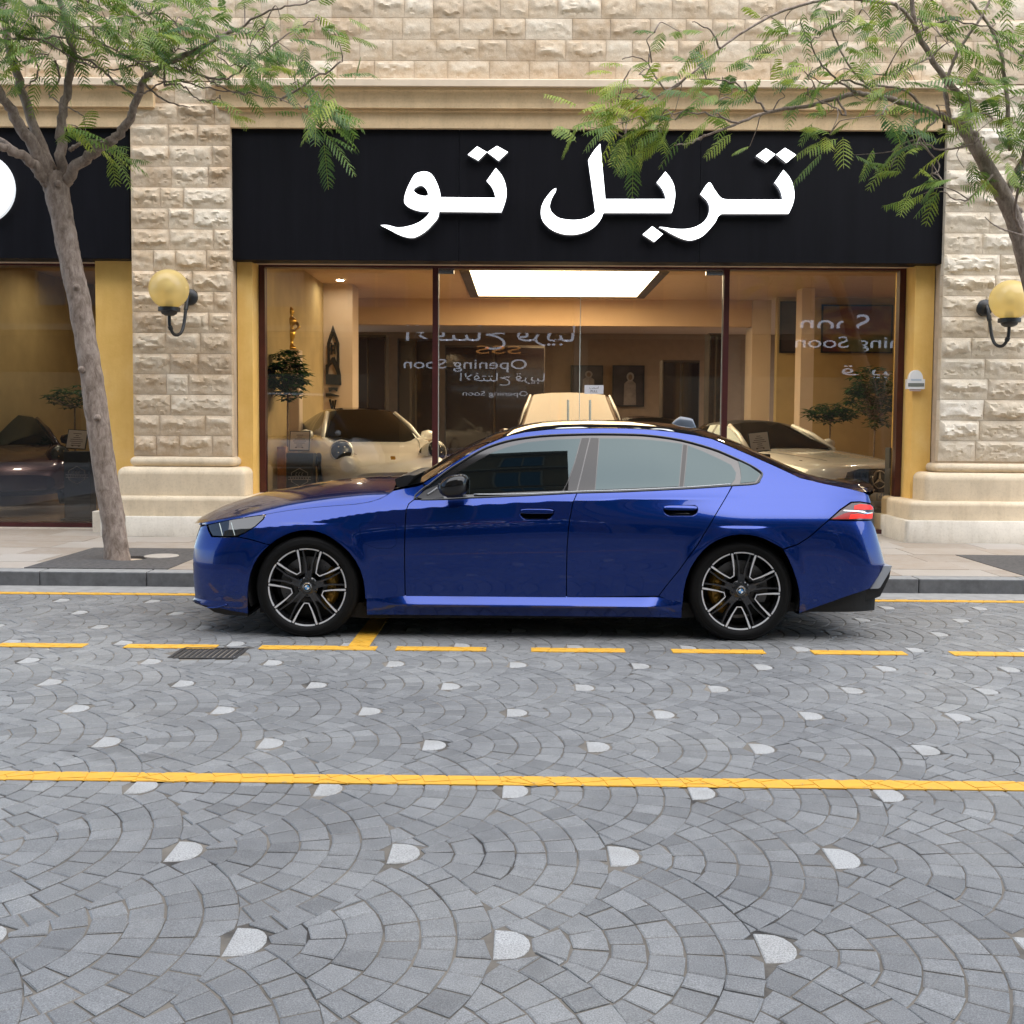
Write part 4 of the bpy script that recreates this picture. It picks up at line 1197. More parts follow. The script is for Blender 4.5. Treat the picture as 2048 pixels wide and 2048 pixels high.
# display platform under the white sports car
rz = math.radians(-69)
px_, py_ = place(792, 14.42, rz, 4.5)
pf = empty('display_platform', (px_, py_, .15), rz); tag(pf, 'low dark display platform under the white sports car', 'platform')
MB().bevbox((-2.15, -1.0, 0), (2.15, 1.0, .24), .02).build('deck', M['room_dark'], pf)
MB().box((-2.1, -.95, .241), (2.1, .95, .246)).build('deck_mat', M['black'], pf)
t, dk, wd = show_car('sports_car', 'white sports car with round headlamps facing the shop window', (px_, py_, .396), rz, M['white_paint'], M['black_gloss'], 4.5, .93, .14,
    [(-2.25, .52), (-2.1, .80), (-1.6, .92), (-.6, .90), (.75, .86), (1.2, .80), (1.8, .68), (2.1, .58), (2.25, .45)],
    [(-2.25, .62), (-2.1, .80), (-1.6, .93), (-1.0, .93), (0, .88), (1.2, .92), (1.75, .90), (2.1, .74), (2.25, .55)],
    (.95, .15, -.55, -1.9, 1.29, .74, .52), (1.957, .672, .744, 'round'), fb=(.11, .05))
MB().prism([(2.10, -.03, .615), (2.10, .03, .615), (2.075, .032, .65), (2.075, -.032, .65)], (.01, 0, .01)).build('badge', gold, t)
rz = math.radians(-66)
px_, py_ = place(1756, 14.45, rz, 4.7)
t, dk, wd = show_car('convertible_car', 'cream convertible with a round star badge in its black grille', (px_, py_, .20), rz, M['white_paint'], M['black'], 4.7, .95, .14,
    [(-2.35, .6), (-2.2, .85), (-1.4, .98), (-.6, .97), (.6, .97), (1.1, .93), (1.8, .86), (2.15, .80), (2.3, .70), (2.35, .5)],
    [(-2.35, .7), (-2.1, .88), (-1.4, .95), (0, .92), (1.4, .95), (2.0, .90), (2.25, .76), (2.35, .66)],
    (.55, -.2, -.9, -1.5, 1.34, .78, .58), (2.02, .70, .74, 'slim'), fb=(.02, .02))
# grille, star and plate
gr = MB()
gp = [(2.335, .52*math.cos(a), .55+.17*math.sin(a)) if False else (2.345, y, z) for a, y, z in [(0, -.60, .42), (0, .60, .42), (0, .50, .70), (0, .30, .745), (0, -.30, .745), (0, -.50, .70)]]
gr.prism(gp, (.03, 0, 0)).build('grille', M['black_gloss'], t, fix=True)
for k in range(9): MB().box((2.376, -.40+k*.10-.006, .44), (2.381, -.40+k*.10+.006, .70)).build('grille_bar', M['black'], t)
star = MB(); c = (2.39, 0, .60); R_ = .115
star.tube([(c[0], R_*math.cos(a), c[2]+R_*math.sin(a)) for a in np.linspace(0, 2*math.pi, 33)], .010, 8)
for k in range(3):
    a = math.pi/2+k*2*math.pi/3; d = (math.cos(a), math.sin(a)); s_ = (-d[1], d[0])
    star.prism([(c[0], -s_[0]*.022, c[2]-s_[1]*.022), (c[0], d[0]*R_, c[2]+d[1]*R_), (c[0], s_[0]*.022, c[2]+s_[1]*.022)], (.008, 0, 0))
star.build('star_badge', M['chrome'], t, smooth=False)
pl = MB().bevbox((2.385, -.26, .315), (2.40, .26, .43), .004).build('number_plate', simple('plate_yellow', (.55, .42, .20), .5, var=0), t)
text_mesh('plate_number', '1467', .125, M['black'], pl, (2.4015, .05, .372), (math.pi/2, 0, math.pi/2), .0008)
rz = math.radians(-90)
px_, py_ = place(1150, 16.2, rz, 4.9)
pink_reflect_glass = dark_glass('pink_reflection_screen', (.11, .075, .06), 1.7)  # pinkish reflection on the screen painted as glass colour
show_car('off_road_car', 'champagne off road car facing the glass doors', (px_, py_, .15), rz, M['dark_paint'], M['tan_paint'], 4.9, .99, .25,
    [(-2.45, .9), (-2.4, 1.10), (-1.0, 1.14), (.9, 1.14), (1.9, 1.08), (2.35, 1.0), (2.45, .6)],
    [(-2.45, .85), (-2.3, .95), (0, .99), (1.9, .98), (2.35, .9), (2.45, .78)],
    (1.15, .45, -2.0, -2.42, 1.86, .90, .66), (2.3, .80, .92, 'slim'), glass=pink_reflect_glass)
px_, py_ = place(1395, 19.6, math.radians(-75), 4.6)
show_car('coupe_car', 'dark coupe parked deep inside near the right mullion', (px_, py_, .25), math.radians(-75), M['dark_paint'], M['dark_paint'], 4.6, .93, .15,
    [(-2.3, .6), (-2.1, .88), (-1.2, .97), (.7, .96), (1.6, .86), (2.1, .74), (2.3, .55)],
    [(-2.3, .68), (-2.1, .84), (-1.3, .93), (0, .90), (1.4, .93), (2.1, .78), (2.3, .62)],
    (.8, .1, -.7, -1.7, 1.38, .78, .56), (2.02, .70, .70, 'slim'))
px_, py_ = place(25, 15.2, math.radians(-60), 4.5)
show_car('sedan_car', 'dark purple car in the unlit left shop', (px_, py_, .25), math.radians(-60), M['purple_paint'], M['dark_paint'], 4.5, .93, .15,
    [(-2.25, .52), (-2.1, .80), (-1.6, .92), (-.6, .92), (.75, .90), (1.2, .86), (1.8, .76), (2.1, .64), (2.25, .48)],
    [(-2.25, .62), (-2.1, .80), (-1.6, .93), (-1.0, .93), (0, .88), (1.2, .92), (1.75, .90), (2.1, .74), (2.25, .55)],
    (.95, .15, -.55, -1.9, 1.32, .76, .54), (1.95, .67, .77, 'round'), fb=(.06, .05))
# sticker on the glass door
stk = empty('door_sticker', P(1188, 779, YG-.002)); tag(stk, 'white sticker reading PULL on the glass door', 'sticker')
w_ = (P(1207, 779, YG).x-P(1169, 779, YG).x)/2; h_ = w_*.46
MB().box((-w_, -.003, -h_), (w_, .0, h_)).build('sticker_sheet', simple('sticker_white', (.62, .62, .66), .4, var=0), stk)
text_mesh('sticker_text', 'PULL', h_*.75, M['black'], stk, (0, -.004, -h_*.42))
text_mesh('sticker_text', '\ufe8d\ufeb3\ufea4\ufe90'[::-1], h_*.8, M['black'], stk, (0, -.004, h_*.42))

# ------------------------------------------------------------------ other side of the street
M['opp_wall'] = simple('ochre_facade', (.22, .13, .045), .8, var=.12, vscale=.6, bumpd=.003)
M['opp_pale'] = simple('pale_facade', (.30, .23, .15), .8, var=.12, vscale=.6, bumpd=.003)
M['teal_glass'] = dark_glass('teal_window_glass', (.02, .09, .12), 1.5)
op = empty('opposite_pavement', (0, -7.3, 0))
bpy.data.objects.remove(op)
tag(mesh('pavement', [(-40, -8.5, .0), (40, -8.5, .0), (40, -5.2, .0), (-40, -5.2, .0), (-40, -8.5, .12), (40, -8.5, .12), (40, -5.2, .12), (-40, -5.2, .12)], [(4, 5, 6, 7), (3, 2, 6, 7)], M['kerb_top']), kind='structure')
def facade(x0, x1, H, y, wallm, label, floors):
    t = empty('facade_building', ((x0+x1)/2, y, 0)); tag(t, label, 'building', 'buildings across the street'); ox = (x0+x1)/2
    MB().box((x0-ox, -8, 0), (x1-ox, 0, H)).build('wall', wallm, t)
    MB().box((x0-ox-.2, -8, H+.001), (x1-ox+.0, .45, H+.5)).build('roof_cornice', M['opp_pale'], t)
    fh = (H-4.6)/max(1, floors)
    for f in range(floors):
        z = 4.6+f*fh
        MB().box((x0-ox, .0, z-.12), (x1-ox, .28, z+.08)).build('ledge', M['opp_pale'], t)
        x = x0+1.0
        while x < x1-2.2:
            w = 1.9
            fr = MB().box((x-ox, -.0, z+.7), (x+w-ox, .06, z+fh-.7)).build('window', M['teal_glass'], t)
            for a, b in (((x-ox-.08, .0, z+.6), (x-ox, .11, z+fh-.6)), ((x+w-ox, .0, z+.6), (x+w-ox+.08, .11, z+fh-.6)), ((x+w/2-ox-.04, .061, z+.7), (x+w/2-ox+.04, .11, z+fh-.7))):
                MB().box(a, b).build('window_frame', M['opp_pale'], fr)
            x += 3.4
    x = x0+.5
    while x < x1-4.2:
        w = 4.4
        sh = MB().box((x-ox, .002, .15), (x+w-ox, .05, 3.1)).build('shop_window', M['black_gloss'], t)
        MB().box((x-ox-.05, .0, 3.102), (x+w-ox+.05, .16, 4.3)).build('shop_fascia', M['panel'], t)
        x += 5.0
    return t
OY = -8.5
fa = facade(-34, 1.6, 28.0, OY, M['opp_wall'], 'tall ochre building with teal windows across the street', 6)
fb_ = facade(1.65, 36, 18.5, OY, M['opp_pale'], 'lower pale building across the street', 4)
reflect_white = simple('shop_text_white', (.8, .82, .85), .5, var=0, emit=(.8, .85, 1), es=.35)
reflect_orange = simple('shop_text_orange', (.8, .35, .08), .5, var=0, emit=(1, .4, .1), es=.25)
AR_OPEN = '\ufe8d\ufefb\ufed3\ufe98\ufe98\ufe8e\ufea1 \ufed7\ufeae\ufef3\ufe92\ufe8e'[::-1]
AR_SOON = '\ufed7\ufeae\ufef3\ufe92\ufe8e'[::-1]
def opp_text(body, px0, px1, py, hpx, m, label, dist=None):
    Yv = 2*YG-(OY+.2)
    a, b = P(px0, py, Yv), P(px1, py, Yv)
    t = empty('shop_lettering', ((a.x+b.x)/2, OY+.2, a.z)); tag(t, label, 'lettering', 'shop lettering across the street')
    hh = hpx/2173*Yv
    o = text_mesh('lettering_face', body, hh*1.25, m, t, (0, 0, 0), (math.pi/2, 0, math.pi), .01)
    wid = max(1e-3, o.dimensions.x); o.scale = ((b.x-a.x)/wid, 1, 1)
opp_text('Opening Soon', 807, 1053, 728, 22, reflect_white, 'white Opening Soon lettering over the dark shopfront opposite')
opp_text('SSS', 952, 1042, 700, 18, reflect_orange, 'orange SSS lettering on the shopfront opposite')
opp_text(AR_OPEN, 812, 1150, 668, 34, reflect_white, 'large white Arabic lettering on the shopfront opposite')
opp_text(AR_OPEN, 920, 1090, 755, 18, reflect_white, 'small white Arabic lettering on the shopfront opposite')
opp_text('Opening Soon', 925, 1055, 787, 11, reflect_white, 'small white Opening Soon lettering low on the shopfront opposite')
opp_text('Soon', 1600, 1738, 648, 40, reflect_white, 'big white Soon lettering on the right shopfront opposite')
opp_text('Opening Soon', 1590, 1900, 685, 26, reflect_white, 'white Opening Soon lettering on the right shopfront opposite')
opp_text(AR_SOON, 1685, 1800, 742, 22, reflect_white, 'white Arabic lettering on the right shopfront opposite')

show_car('parked_van', 'white van parked along the opposite pavement', (-6.6, -4.1, 0), 0, M['white_paint'], M['white_paint'], 5.0, .97, .22,
    [(-2.5, .9), (-2.4, 1.15), (1.4, 1.15), (2.0, 1.05), (2.4, .92), (2.5, .6)],
    [(-2.5, .88), (-2.3, .95), (1.9, .96), (2.35, .88), (2.5, .75)],
    (1.75, .95, -2.30, -2.48, 2.32, .90, .80), (2.3, .78, .86, 'slim'), cat='van', pillars=False, group='vehicles across the street')
# ------------------------------------------------------------------ the blue car
YC = 8.47
car = empty('sedan_car', (0, YC, 0)); tag(car, 'metallic blue sports sedan with black roof parked along the kerb', 'car')
def A_(u, v): return (370+u/4, 900+v/4)
def B_(u, v): return (800+u/4, 820+v/4)
def C_(u, v): return (1250+u/4, 820+v/4)
def D_(u, v): return (1320+u/4, 960+v/4)
XK = [-2.6, -2.3, -2.0, -1.5, -1.0, -.5, .3, .9, 1.5, 2.1, 2.6, 3.0]
WK = np.array([  # half widths at 0,.2,.4,.6,.8,1 of the height between sill and shoulder crease
    [.92, .94, .95, .95, .935, .905], [.92, .94, .95, .95, .935, .905], [.935, .95, .957, .957, .945, .915], [.955, .962, .970, .974, .967, .936],
    [.932, .938, .951, .960, .956, .928], [.930, .935, .949, .958, .955, .927], [.930, .935, .948, .957, .955, .926], [.933, .938, .950, .963, .956, .898],
    [.955, .962, .975, .987, .970, .870], [.935, .953, .966, .974, .956, .856], [.915, .935, .948, .945, .915, .850], [.915, .935, .948, .945, .915, .850]])
ZCK = ([-2.6, -2.2, -1.8, -1.5, -1.25, -1.05, -.79, .0, .46, .95, 2.3, 3.0], [.70, .73, .765, .80, .845, .880, .905, .955, .975, .990, .995, .985])
K1K = ([-2.6, -1.6, -1.0, -.8, .9, 1.5, 2.2, 3.0], [.70, .75, .70, .44, .44, .56, .60, .55])
K2K = ([-2.6, -1.6, -1.1, -.85, .9, 1.5, 2.2, 3.0], [1.0, .9, .7, .22, .22, .16, .5, .8])
def sm(xs, ys):                     # smooth periodic-free interpolation table
    xx = np.linspace(xs[0], xs[-1], 600); yy = np.interp(xx, xs, ys); k = np.hanning(41); k /= k.sum()
    yy = np.convolve(np.pad(yy, 20, mode='edge'), k, mode='valid'); return xx, yy
T_ZC, T_K1, T_K2 = sm(*ZCK), sm(*K1K), sm(*K2K)
T_W = [sm(XK, WK[:, i]) for i in range(6)]
# nose and tail outlines (height -> x), read off the photograph at the depth of the corner
NOSE_PX = [A_(118, 560), A_(112, 625), A_(90, 700), A_(72, 770), A_(62, 880), A_(64, 1000), A_(72, 1100), A_(78, 1160), A_(56, 1205)]
TAIL_PX = [D_(1668, 60), D_(1668, 120), D_(1690, 190), D_(1708, 225), D_(1702, 318), D_(1722, 380), D_(1762, 520), D_(1800, 660), D_(1800, 700), D_(1760, 1000)]
NW, TW = .64, .74
npts = sorted([(P(x, y, YC-NW).z, P(x, y, YC-NW).x) for x, y in NOSE_PX]); tpts = sorted([(P(x, y, YC-TW).z, P(x, y, YC-TW).x) for x, y in TAIL_PX])
NZ, NX = zip(*npts); TZ, TX = zip(*tpts)
def S(x, z):
    x = np.asarray(x, float); z = np.asarray(z, float)
    zc = np.interp(x, *T_ZC); z0 = .16
    s = np.clip((z-z0)/(zc-z0), 0, 1)*5; i = np.clip(s.astype(int), 0, 4); f = s-i
    w = np.stack([np.interp(x, *t) for t in T_W])
    ii = lambda k: np.take_along_axis(w, np.clip(k, 0, 5)[None], 0)[0]
    p0, p1, p2, p3 = ii(i-1), ii(i), ii(i+1), ii(i+2)
    p0 = np.where(i == 0, 2*p1-p2, p0); p3 = np.where(i == 4, 2*p2-p1-.006, p3)
    lo = .5*((2*p1)+(-p0+p2)*f+(2*p0-5*p1+4*p2-p3)*f*f+(-p0+3*p1-3*p2+p3)*f**3)
    dz = np.maximum(z-zc, 0)
    up = w[5]-np.interp(x, *T_K1)*dz-np.interp(x, *T_K2)*dz*dz-np.interp(x, [-1.2, -.8, .9, 1.6], [.006, .034, .030, .006])*(1-np.exp(-dz/.045))
    W = np.where(z > zc, up, lo)
    # wheel arch lips stand proud
    for cx, cz, r, b in ((-1.505, .352, .405, .012), (1.52, .352, .405, .016)):
        d = np.hypot(x-cx, z-cz)-r
        W = W+b*np.exp(-(d/.05)**2)*(z < .80)
    # plan rounding at nose and tail
    xn = np.interp(z, NZ, NX); xt = np.interp(z, TZ, TX)
    t = np.clip((x-xn)/.70, 0, 1); g = np.sqrt(np.maximum(1-(1-t)**2.3, 0)); g = np.where(z > 1.05, 1, g)
    W = W*(NW/.94+(1-NW/.94)*g)
    t = np.clip((xt-x)/.42, 0, 1); g = np.sqrt(np.maximum(1-(1-t)**2.4, 0)); a = np.minimum(1, TW/np.maximum(W, .5))
    W = np.where(x > 1.7, W*(a+(1-a)*g), W)
    return W
def Sn(x, z, e=.004):
    dx = (S(x+e, z)-S(x-e, z))/(2*e); dz = (S(x, z+e)-S(x, z-e))/(2*e)
    n = np.stack([-dx, -np.ones_like(dx), -dz], -1)     # local side at y = -W
    return n/np.linalg.norm(n, axis=-1, keepdims=True)
def UP_(p, off=0.0):                # photograph point -> (x, z) on the near flank
    w = .93
    for _ in range(14):
        q = P(p[0], p[1], YC-w-off); w2 = float(S(q.x, q.z)); w = .5*w+.5*w2
    return (q.x, q.z)
def poly_px(pts): return [UP_(p) for p in pts]
SIDE = []                           # flank parts that are mirrored to the far side
def inset(poly, d):
    n = len(poly); out = []; ar = sum(poly[i][0]*poly[(i+1) % n][1]-poly[(i+1) % n][0]*poly[i][1] for i in range(n)); sg = 1 if ar > 0 else -1
    for i in range(n):
        a, b, c = poly[i-1], poly[i], poly[(i+1) % n]
        e1 = np.array([b[0]-a[0], b[1]-a[1]]); e2 = np.array([c[0]-b[0], c[1]-b[1]])
        n1 = np.array([-e1[1], e1[0]])/(np.linalg.norm(e1)+1e-9); n2 = np.array([-e2[1], e2[0]])/(np.linalg.norm(e2)+1e-9)
        m = n1+n2; L = np.linalg.norm(m)
        m = m/L if L > 1e-6 else n1
        k = d/max(.5, float(m@n1))
        out.append((b[0]+sg*m[0]*k, b[1]+sg*m[1]*k))
    return out
def panel(name, poly, mat, parent=car, gap=.0034, flange=.02, off=0.0, step=.014, holes=(), mirror=True, creases=(), fn=None, label=None, flat_n=False):
    Sf = fn or S
    pl = [(p.x, p.y) for p in resample([(*p, 0) for p in poly], step)]
    pl = inset(pl, gap)
    hs = [[(p.x, p.y) for p in resample([(*p, 0) for p in h], step*.7)] for h in holes]
    xs = [p[0] for p in pl]; zs = [p[1] for p in pl]
    gx = np.arange(min(xs), max(xs), step); gz = np.arange(min(zs), max(zs), step*.87)
    X, Z = np.meshgrid(gx, gz); X = X+((np.arange(len(gz)) % 2)*step/2)[:, None]
    X, Z = X.ravel(), Z.ravel()
    ok = in_poly(X, Z, pl); X, Z = X[ok], Z[ok]
    if len(X):
        d = seg_dist(X, Z, pl)
        for h in hs: d = np.minimum(d, seg_dist(X, Z, h)); d = np.where(in_poly(X, Z, h), -1, d)
        ok = d > step*.45; X, Z = X[ok], Z[ok]
    vs = [Vector(p) for p in pl]; ed = [(i, (i+1) % len(pl)) for i in range(len(pl))]
    for h in hs:
        n = len(vs); vs += [Vector(p) for p in h]; ed += [(n+i, n+(i+1) % len(h)) for i in range(len(h))]
    vs += [Vector((a, b)) for a, b in zip(X, Z)]
    r = delaunay_2d_cdt(vs, ed, [], 1, 1e-6)
    V2 = np.array([tuple(v) for v in r[0]]); tri = np.array([tuple(f) for f in r[2] if len(f) == 3])
    c = V2[tri].mean(1); keep = in_poly(c[:, 0], c[:, 1], pl)
    for h in hs: keep &= ~in_poly(c[:, 0], c[:, 1], h)
    tri = tri[keep]
    a = V2[tri]; ar = (a[:, 1, 0]-a[:, 0, 0])*(a[:, 2, 1]-a[:, 0, 1])-(a[:, 2, 0]-a[:, 0, 0])*(a[:, 1, 1]-a[:, 0, 1])
    tri[ar < 0] = tri[ar < 0][:, ::-1]
    Y = -(Sf(V2[:, 0], V2[:, 1])+off)
    V = [(x, y, z) for (x, z), y in zip(V2, Y)]; F = [tuple(int(i) for i in t) for t in tri]
    N = Sn(V2[:, 0], V2[:, 1]) if fn is None else None
    n_main = len(V); nrm = [tuple(n) for n in N] if N is not None else None
    for loop, sgn in [(pl, 1)]+[(h, -1) for h in hs]:
        lx = np.array([p[0] for p in loop]); lz = np.array([p[1] for p in loop]); ly = -(Sf(lx, lz)+off)
        n0 = len(V); n = len(loop)
        V += list(zip(lx, ly, lz)); V += list(zip(lx, ly+flange, lz))
        F += [(n0+k, n0+n+k, n0+n+(k+1) % n, n0+(k+1) % n) for k in range(n)]
        if nrm is not None:
            for k in range(n):
                e = np.array([lx[(k+1) % n]-lx[k-1], lz[(k+1) % n]-lz[k-1]]); e /= np.linalg.norm(e)+1e-9
                ar_ = sum(loop[i][0]*loop[(i+1) % n][1]-loop[(i+1) % n][0]*loop[i][1] for i in (0,)) if False else 1
                nrm.append(None)
            nrm += [None]*n
    o = mesh(name, V, F, mat, parent, smooth=True)
    if nrm is not None:
        me = o.data; vn = [Vector(v.normal) for v in me.vertices]
        me.normals_split_custom_set_from_vertices([nrm[i] if nrm[i] is not None else tuple(vn[i]) for i in range(len(V))])
    if label: o['label'] = label
    if mirror: SIDE.append(o)
    return o

ST = .35                             # arches
arch_f = [A_(*p) for p in [(505,1312),(503,1230),(502,1150),(508,1080),(522,1000),(548,925),(585,860),(630,805),(680,758),(735,718),(795,685),(860,660),(925,646),(990,643),(1060,655),(1120,678),(1180,710),(1245,757),(1310,818),(1365,890),(1400,960),(1425,1040),(1437,1130),(1440,1192)]]
cut_f = 8                           # index of arch point where the bumper joint meets it
bumper = [A_(112, 618)]+NOSE_PX[2:] + [A_(130,1240), A_(250,1262), A_(380,1290), A_(505,1312)] + arch_f[1:cut_f+1] + [A_(640,750), A_(510,712), A_(415,694), A_(330,698), A_(212,694), A_(188,648), A_(172,598)]
panel('front_bumper', poly_px(bumper), M['blue'], step=.012)
fender = [A_(*p) for p in [(648,512),(740,495),(830,481),(960,465),(1100,451),(1250,440),(1370,431),(1480,413),(1560,388),(1620,356),(1665,325),(1720,313),(1850,290),(1905,272)]] + [B_(203,622), A_(1880,360), A_(1832,397), A_(1790,430), A_(1770,480), A_(1761,600), A_(1757,760), A_(1757,900), A_(1762,1192), A_(1600,1192)] + arch_f[::-1][:len(arch_f)-cut_f] + [A_(640,750), A_(510,712), A_(415,694), A_(480,662), A_(562,612), A_(628,553)]
flap = poly_px([A_(*p) for p in [(1412,583),(1672,583),(1690,600),(1690,760),(1650,787),(1530,787),(1440,752),(1405,710),(1397,650),(1398,600)]])
panel('fender', poly_px(fender), M['blue'], step=.012, holes=[flap])
panel('charge_flap', flap, M['blue'], gap=.0016, flange=.012)
fh = poly_px([B_(*p) for p in [(956,838),(975,800),(995,788),(1210,788),(1237,803),(1232,835),(1205,870),(1180,880),(1000,878),(975,864)]])
rh = poly_px([C_(*p) for p in [(303,800),(318,768),(340,760),(560,760),(582,775),(587,800),(577,832),(545,850),(350,850),(322,835)]])
fdoor = [A_(1832,397), (887,999.5), (940,996.5), (1050,992), (1154,986.5), (1146,1005), (1141,1030), (1137,1055), (1134,1100), (1133,1150), (1133,1195), (1000,1196.3), (900,1197.3), A_(1762,1190), A_(1757,900), A_(1757,760), A_(1761,600), A_(1770,480), A_(1790,430)]
rdoor = [(1154,986.5), (1250,984), (1375,978), (1464,972), (1458,984), (1432,1028), (1413,1060), (1395,1090), (1375,1117), (1357,1142), (1330,1175), (1317,1192.5), (1250,1193.3), (1133,1195), (1133,1150), (1134,1100), (1137,1055), (1141,1030), (1146,1005)]
doors = [panel('door', poly_px(fdoor), M['blue'], holes=[fh], step=.014), panel('door', poly_px(rdoor), M['blue'], holes=[rh], step=.014)]
def handle(door, hole):
    cx = sum(p[0] for p in hole)/len(hole); x0, x1 = min(p[0] for p in hole), max(p[0] for p in hole); z0, z1 = min(p[1] for p in hole), max(p[1] for p in hole)
    loop = [(p.x, p.y) for p in resample([(*p, 0) for p in hole], .006)]; n = len(loop); rows = []
    czz = z0+(z1-z0)*.55
    for k, (s, dpt) in enumerate(((1.0, .0005), (.955, .003), (.90, .008), (.84, .024), (.6, .036), (.2, .038))):
        rows.append([(cx+(x-cx)*(1-(1-s)*(z1-z0)/(x1-x0)*1.6), -(float(S(x, z))-dpt), czz+(z-czz)*s) for x, z in loop])
    mb = MB().grid(rows, closed=True); mb.f.append(tuple(range(len(mb.v)-n, len(mb.v)))); mb.m.append(1)
    mb.m = [0 if i < 2*n else 1 for i in range(len(mb.f))]
    c = mb.build('handle_recess', [M['blue'], M['black_gloss']], door, smooth=True, fix=True)
    g = MB(); rws = []
    for i in range(25):
        u = i/24; x = x0+.010+(x1-x0-.020)*u; tz = z1-.0025-(.008*(abs(2*u-1)**6)); bz = z0+(z1-z0)*.52+(.006*(abs(2*u-1)**6))
        ring = []
        for t in np.linspace(0, 2*math.pi, 16, endpoint=False):
            zz_ = (tz+bz)/2+(tz-bz)/2*math.copysign(abs(math.sin(t))**.55, math.sin(t)); yy_ = -(float(S(x, zz_))-.006)-.0105*math.copysign(abs(math.cos(t))**.6, math.cos(t))
            ring.append((x, yy_, zz_))
        rws.append(ring)
    g.grid(rws, closed=True); g.f += [tuple(range(15, -1, -1)), tuple(range(24*16, 25*16))]; g.m += [0, 0]
    h = g.build('handle', M['blue'], door, smooth=True, autosmooth=60, fix=True)
    return c, h
for d, h in zip(doors, (fh, rh)): handle(d, h)
T_EDGE = [(848,965.5),(875,948),(905,927),(940,905.5),(975,888),(1012,872.5),(1050,864),(1100,858.5),(1150,857),(1200,856),(1250,856.3),(1300,858.8),(1350,863.8),(1390,870),(1425,878),(1462,893.5),(1500,910),(1550,932),(1580,946)]
TRUNK_E = [(1600,955.5),(1650,967.5),(1700,977.5),(1727,984.5)]
DLO_TOP = [(1512,967.5),(1521,957),(1524.5,949),(1520,942.5),(1500,930),(1462,912.5),(1425,897.5),(1362,880),(1300,871),(1250,868.5),(1180,868),(1100,870.5),(1050,875.5),(1012,882.5),(975,894.5),(950,907),(925,922),(900,937.5),(875,956),(856,971.5)]
arch_r = [D_(*p) for p in [(985,552),(935,523),(880,494),(830,470),(780,453),(715,441),(650,437),(585,443),(520,458),(455,484),(400,517),(345,565),(300,619),(245,707),(210,800),(190,900),(181,1000),(178,1100)]]
quarter = [(846,968.5)]+T_EDGE+TRUNK_E+[D_(1668,120), D_(1690,188), D_(1600,173), D_(1528,176), D_(1438,238), D_(1352,316), D_(1290,370), D_(1200,450), D_(1100,515)]+arch_r[:-1]+[D_(180,1022), D_(110,1006), (1327,1196), (1317,1192.5), (1330,1175), (1357,1142), (1375,1117), (1395,1090), (1413,1060), (1432,1028), (1458,984), (1465,972)]+DLO_TOP
panel('quarter_panel', poly_px(quarter), M['blue'], step=.0125, gap=.003)
rbump = [D_(1352,320), D_(1690,323), D_(1720,380), D_(1760,520), D_(1798,660), D_(1798,690), D_(1680,870), D_(1500,930), D_(1220,1030), D_(1110,1070), D_(1117,950), D_(1110,880), D_(1090,800), D_(1060,710), D_(1025,630), D_(985,556), D_(1100,517), D_(1200,452), D_(1290,372)]
panel('rear_bumper', poly_px(rbump), M['blue'], step=.012)
# lights
hl = [A_(*p) for p in [(182,598),(300,572),(400,553),(520,533),(638,518),(624,552),(560,611),(480,660),(410,690),(330,693),(220,688),(196,645)]]
hlo = panel('headlight', poly_px(hl), M['lens_dark'], gap=.003, flange=.03, off=-.003, step=.010)
def strip(name, pxs, mat, parent, off, w, mirror=False, step=.01):
    q = poly_px(pxs); mb = MB()
    pts = catmull([(x, z) for x, z in q], 6)
    mb.tube([(x, -(float(S(x, z))+off), z) for x, z in pts], w, 8)
    return mb.build(name, mat, parent, smooth=True)
strip('daytime_light', [A_(275,588), A_(288,635), A_(300,685)], M['head_led'], hlo, .0, .0030)
strip('daytime_light', [A_(370,582), A_(384,635), A_(398,682)], M['head_led'], hlo, .0, .0026)
tl = [D_(*p) for p in [(1358,317),(1440,244),(1532,182),(1600,178),(1684,192),(1710,218),(1702,300),(1690,318)]]
def S2(x, z): return S(x, z)+.003
tlo = panel('tail_light', poly_px(tl), M['lamp_smoke'], gap=.002, flange=.03, off=.002, step=.010)
def subpanel(name, pts, mat, parent, off): return panel(name, poly_px([D_(*p) for p in pts]), mat, parent, gap=0, flange=.003, off=off, step=.010, mirror=False)
subpanel('lamp_segment', [(1555,205),(1600,192),(1680,200),(1700,218),(1698,236),(1550,234)], M['lamp_red_bright'], tlo, .0045)
subpanel('lamp_segment', [(1372,312),(1470,268),(1540,252),(1600,250),(1520,275),(1512,312)], M['lamp_red'], tlo, .0045)
subpanel('lamp_segment', [(1512,312),(1522,275),(1580,268),(1640,276),(1702,262),(1697,308),(1600,306)], M['lamp_red_bright'], tlo, .0047)
subpanel('lamp_strip', [(1470,240),(1560,243),(1620,248),(1660,262),(1702,258),(1702,264),(1655,270),(1610,256),(1550,250),(1468,246)], M['chrome'], tlo, .0052)

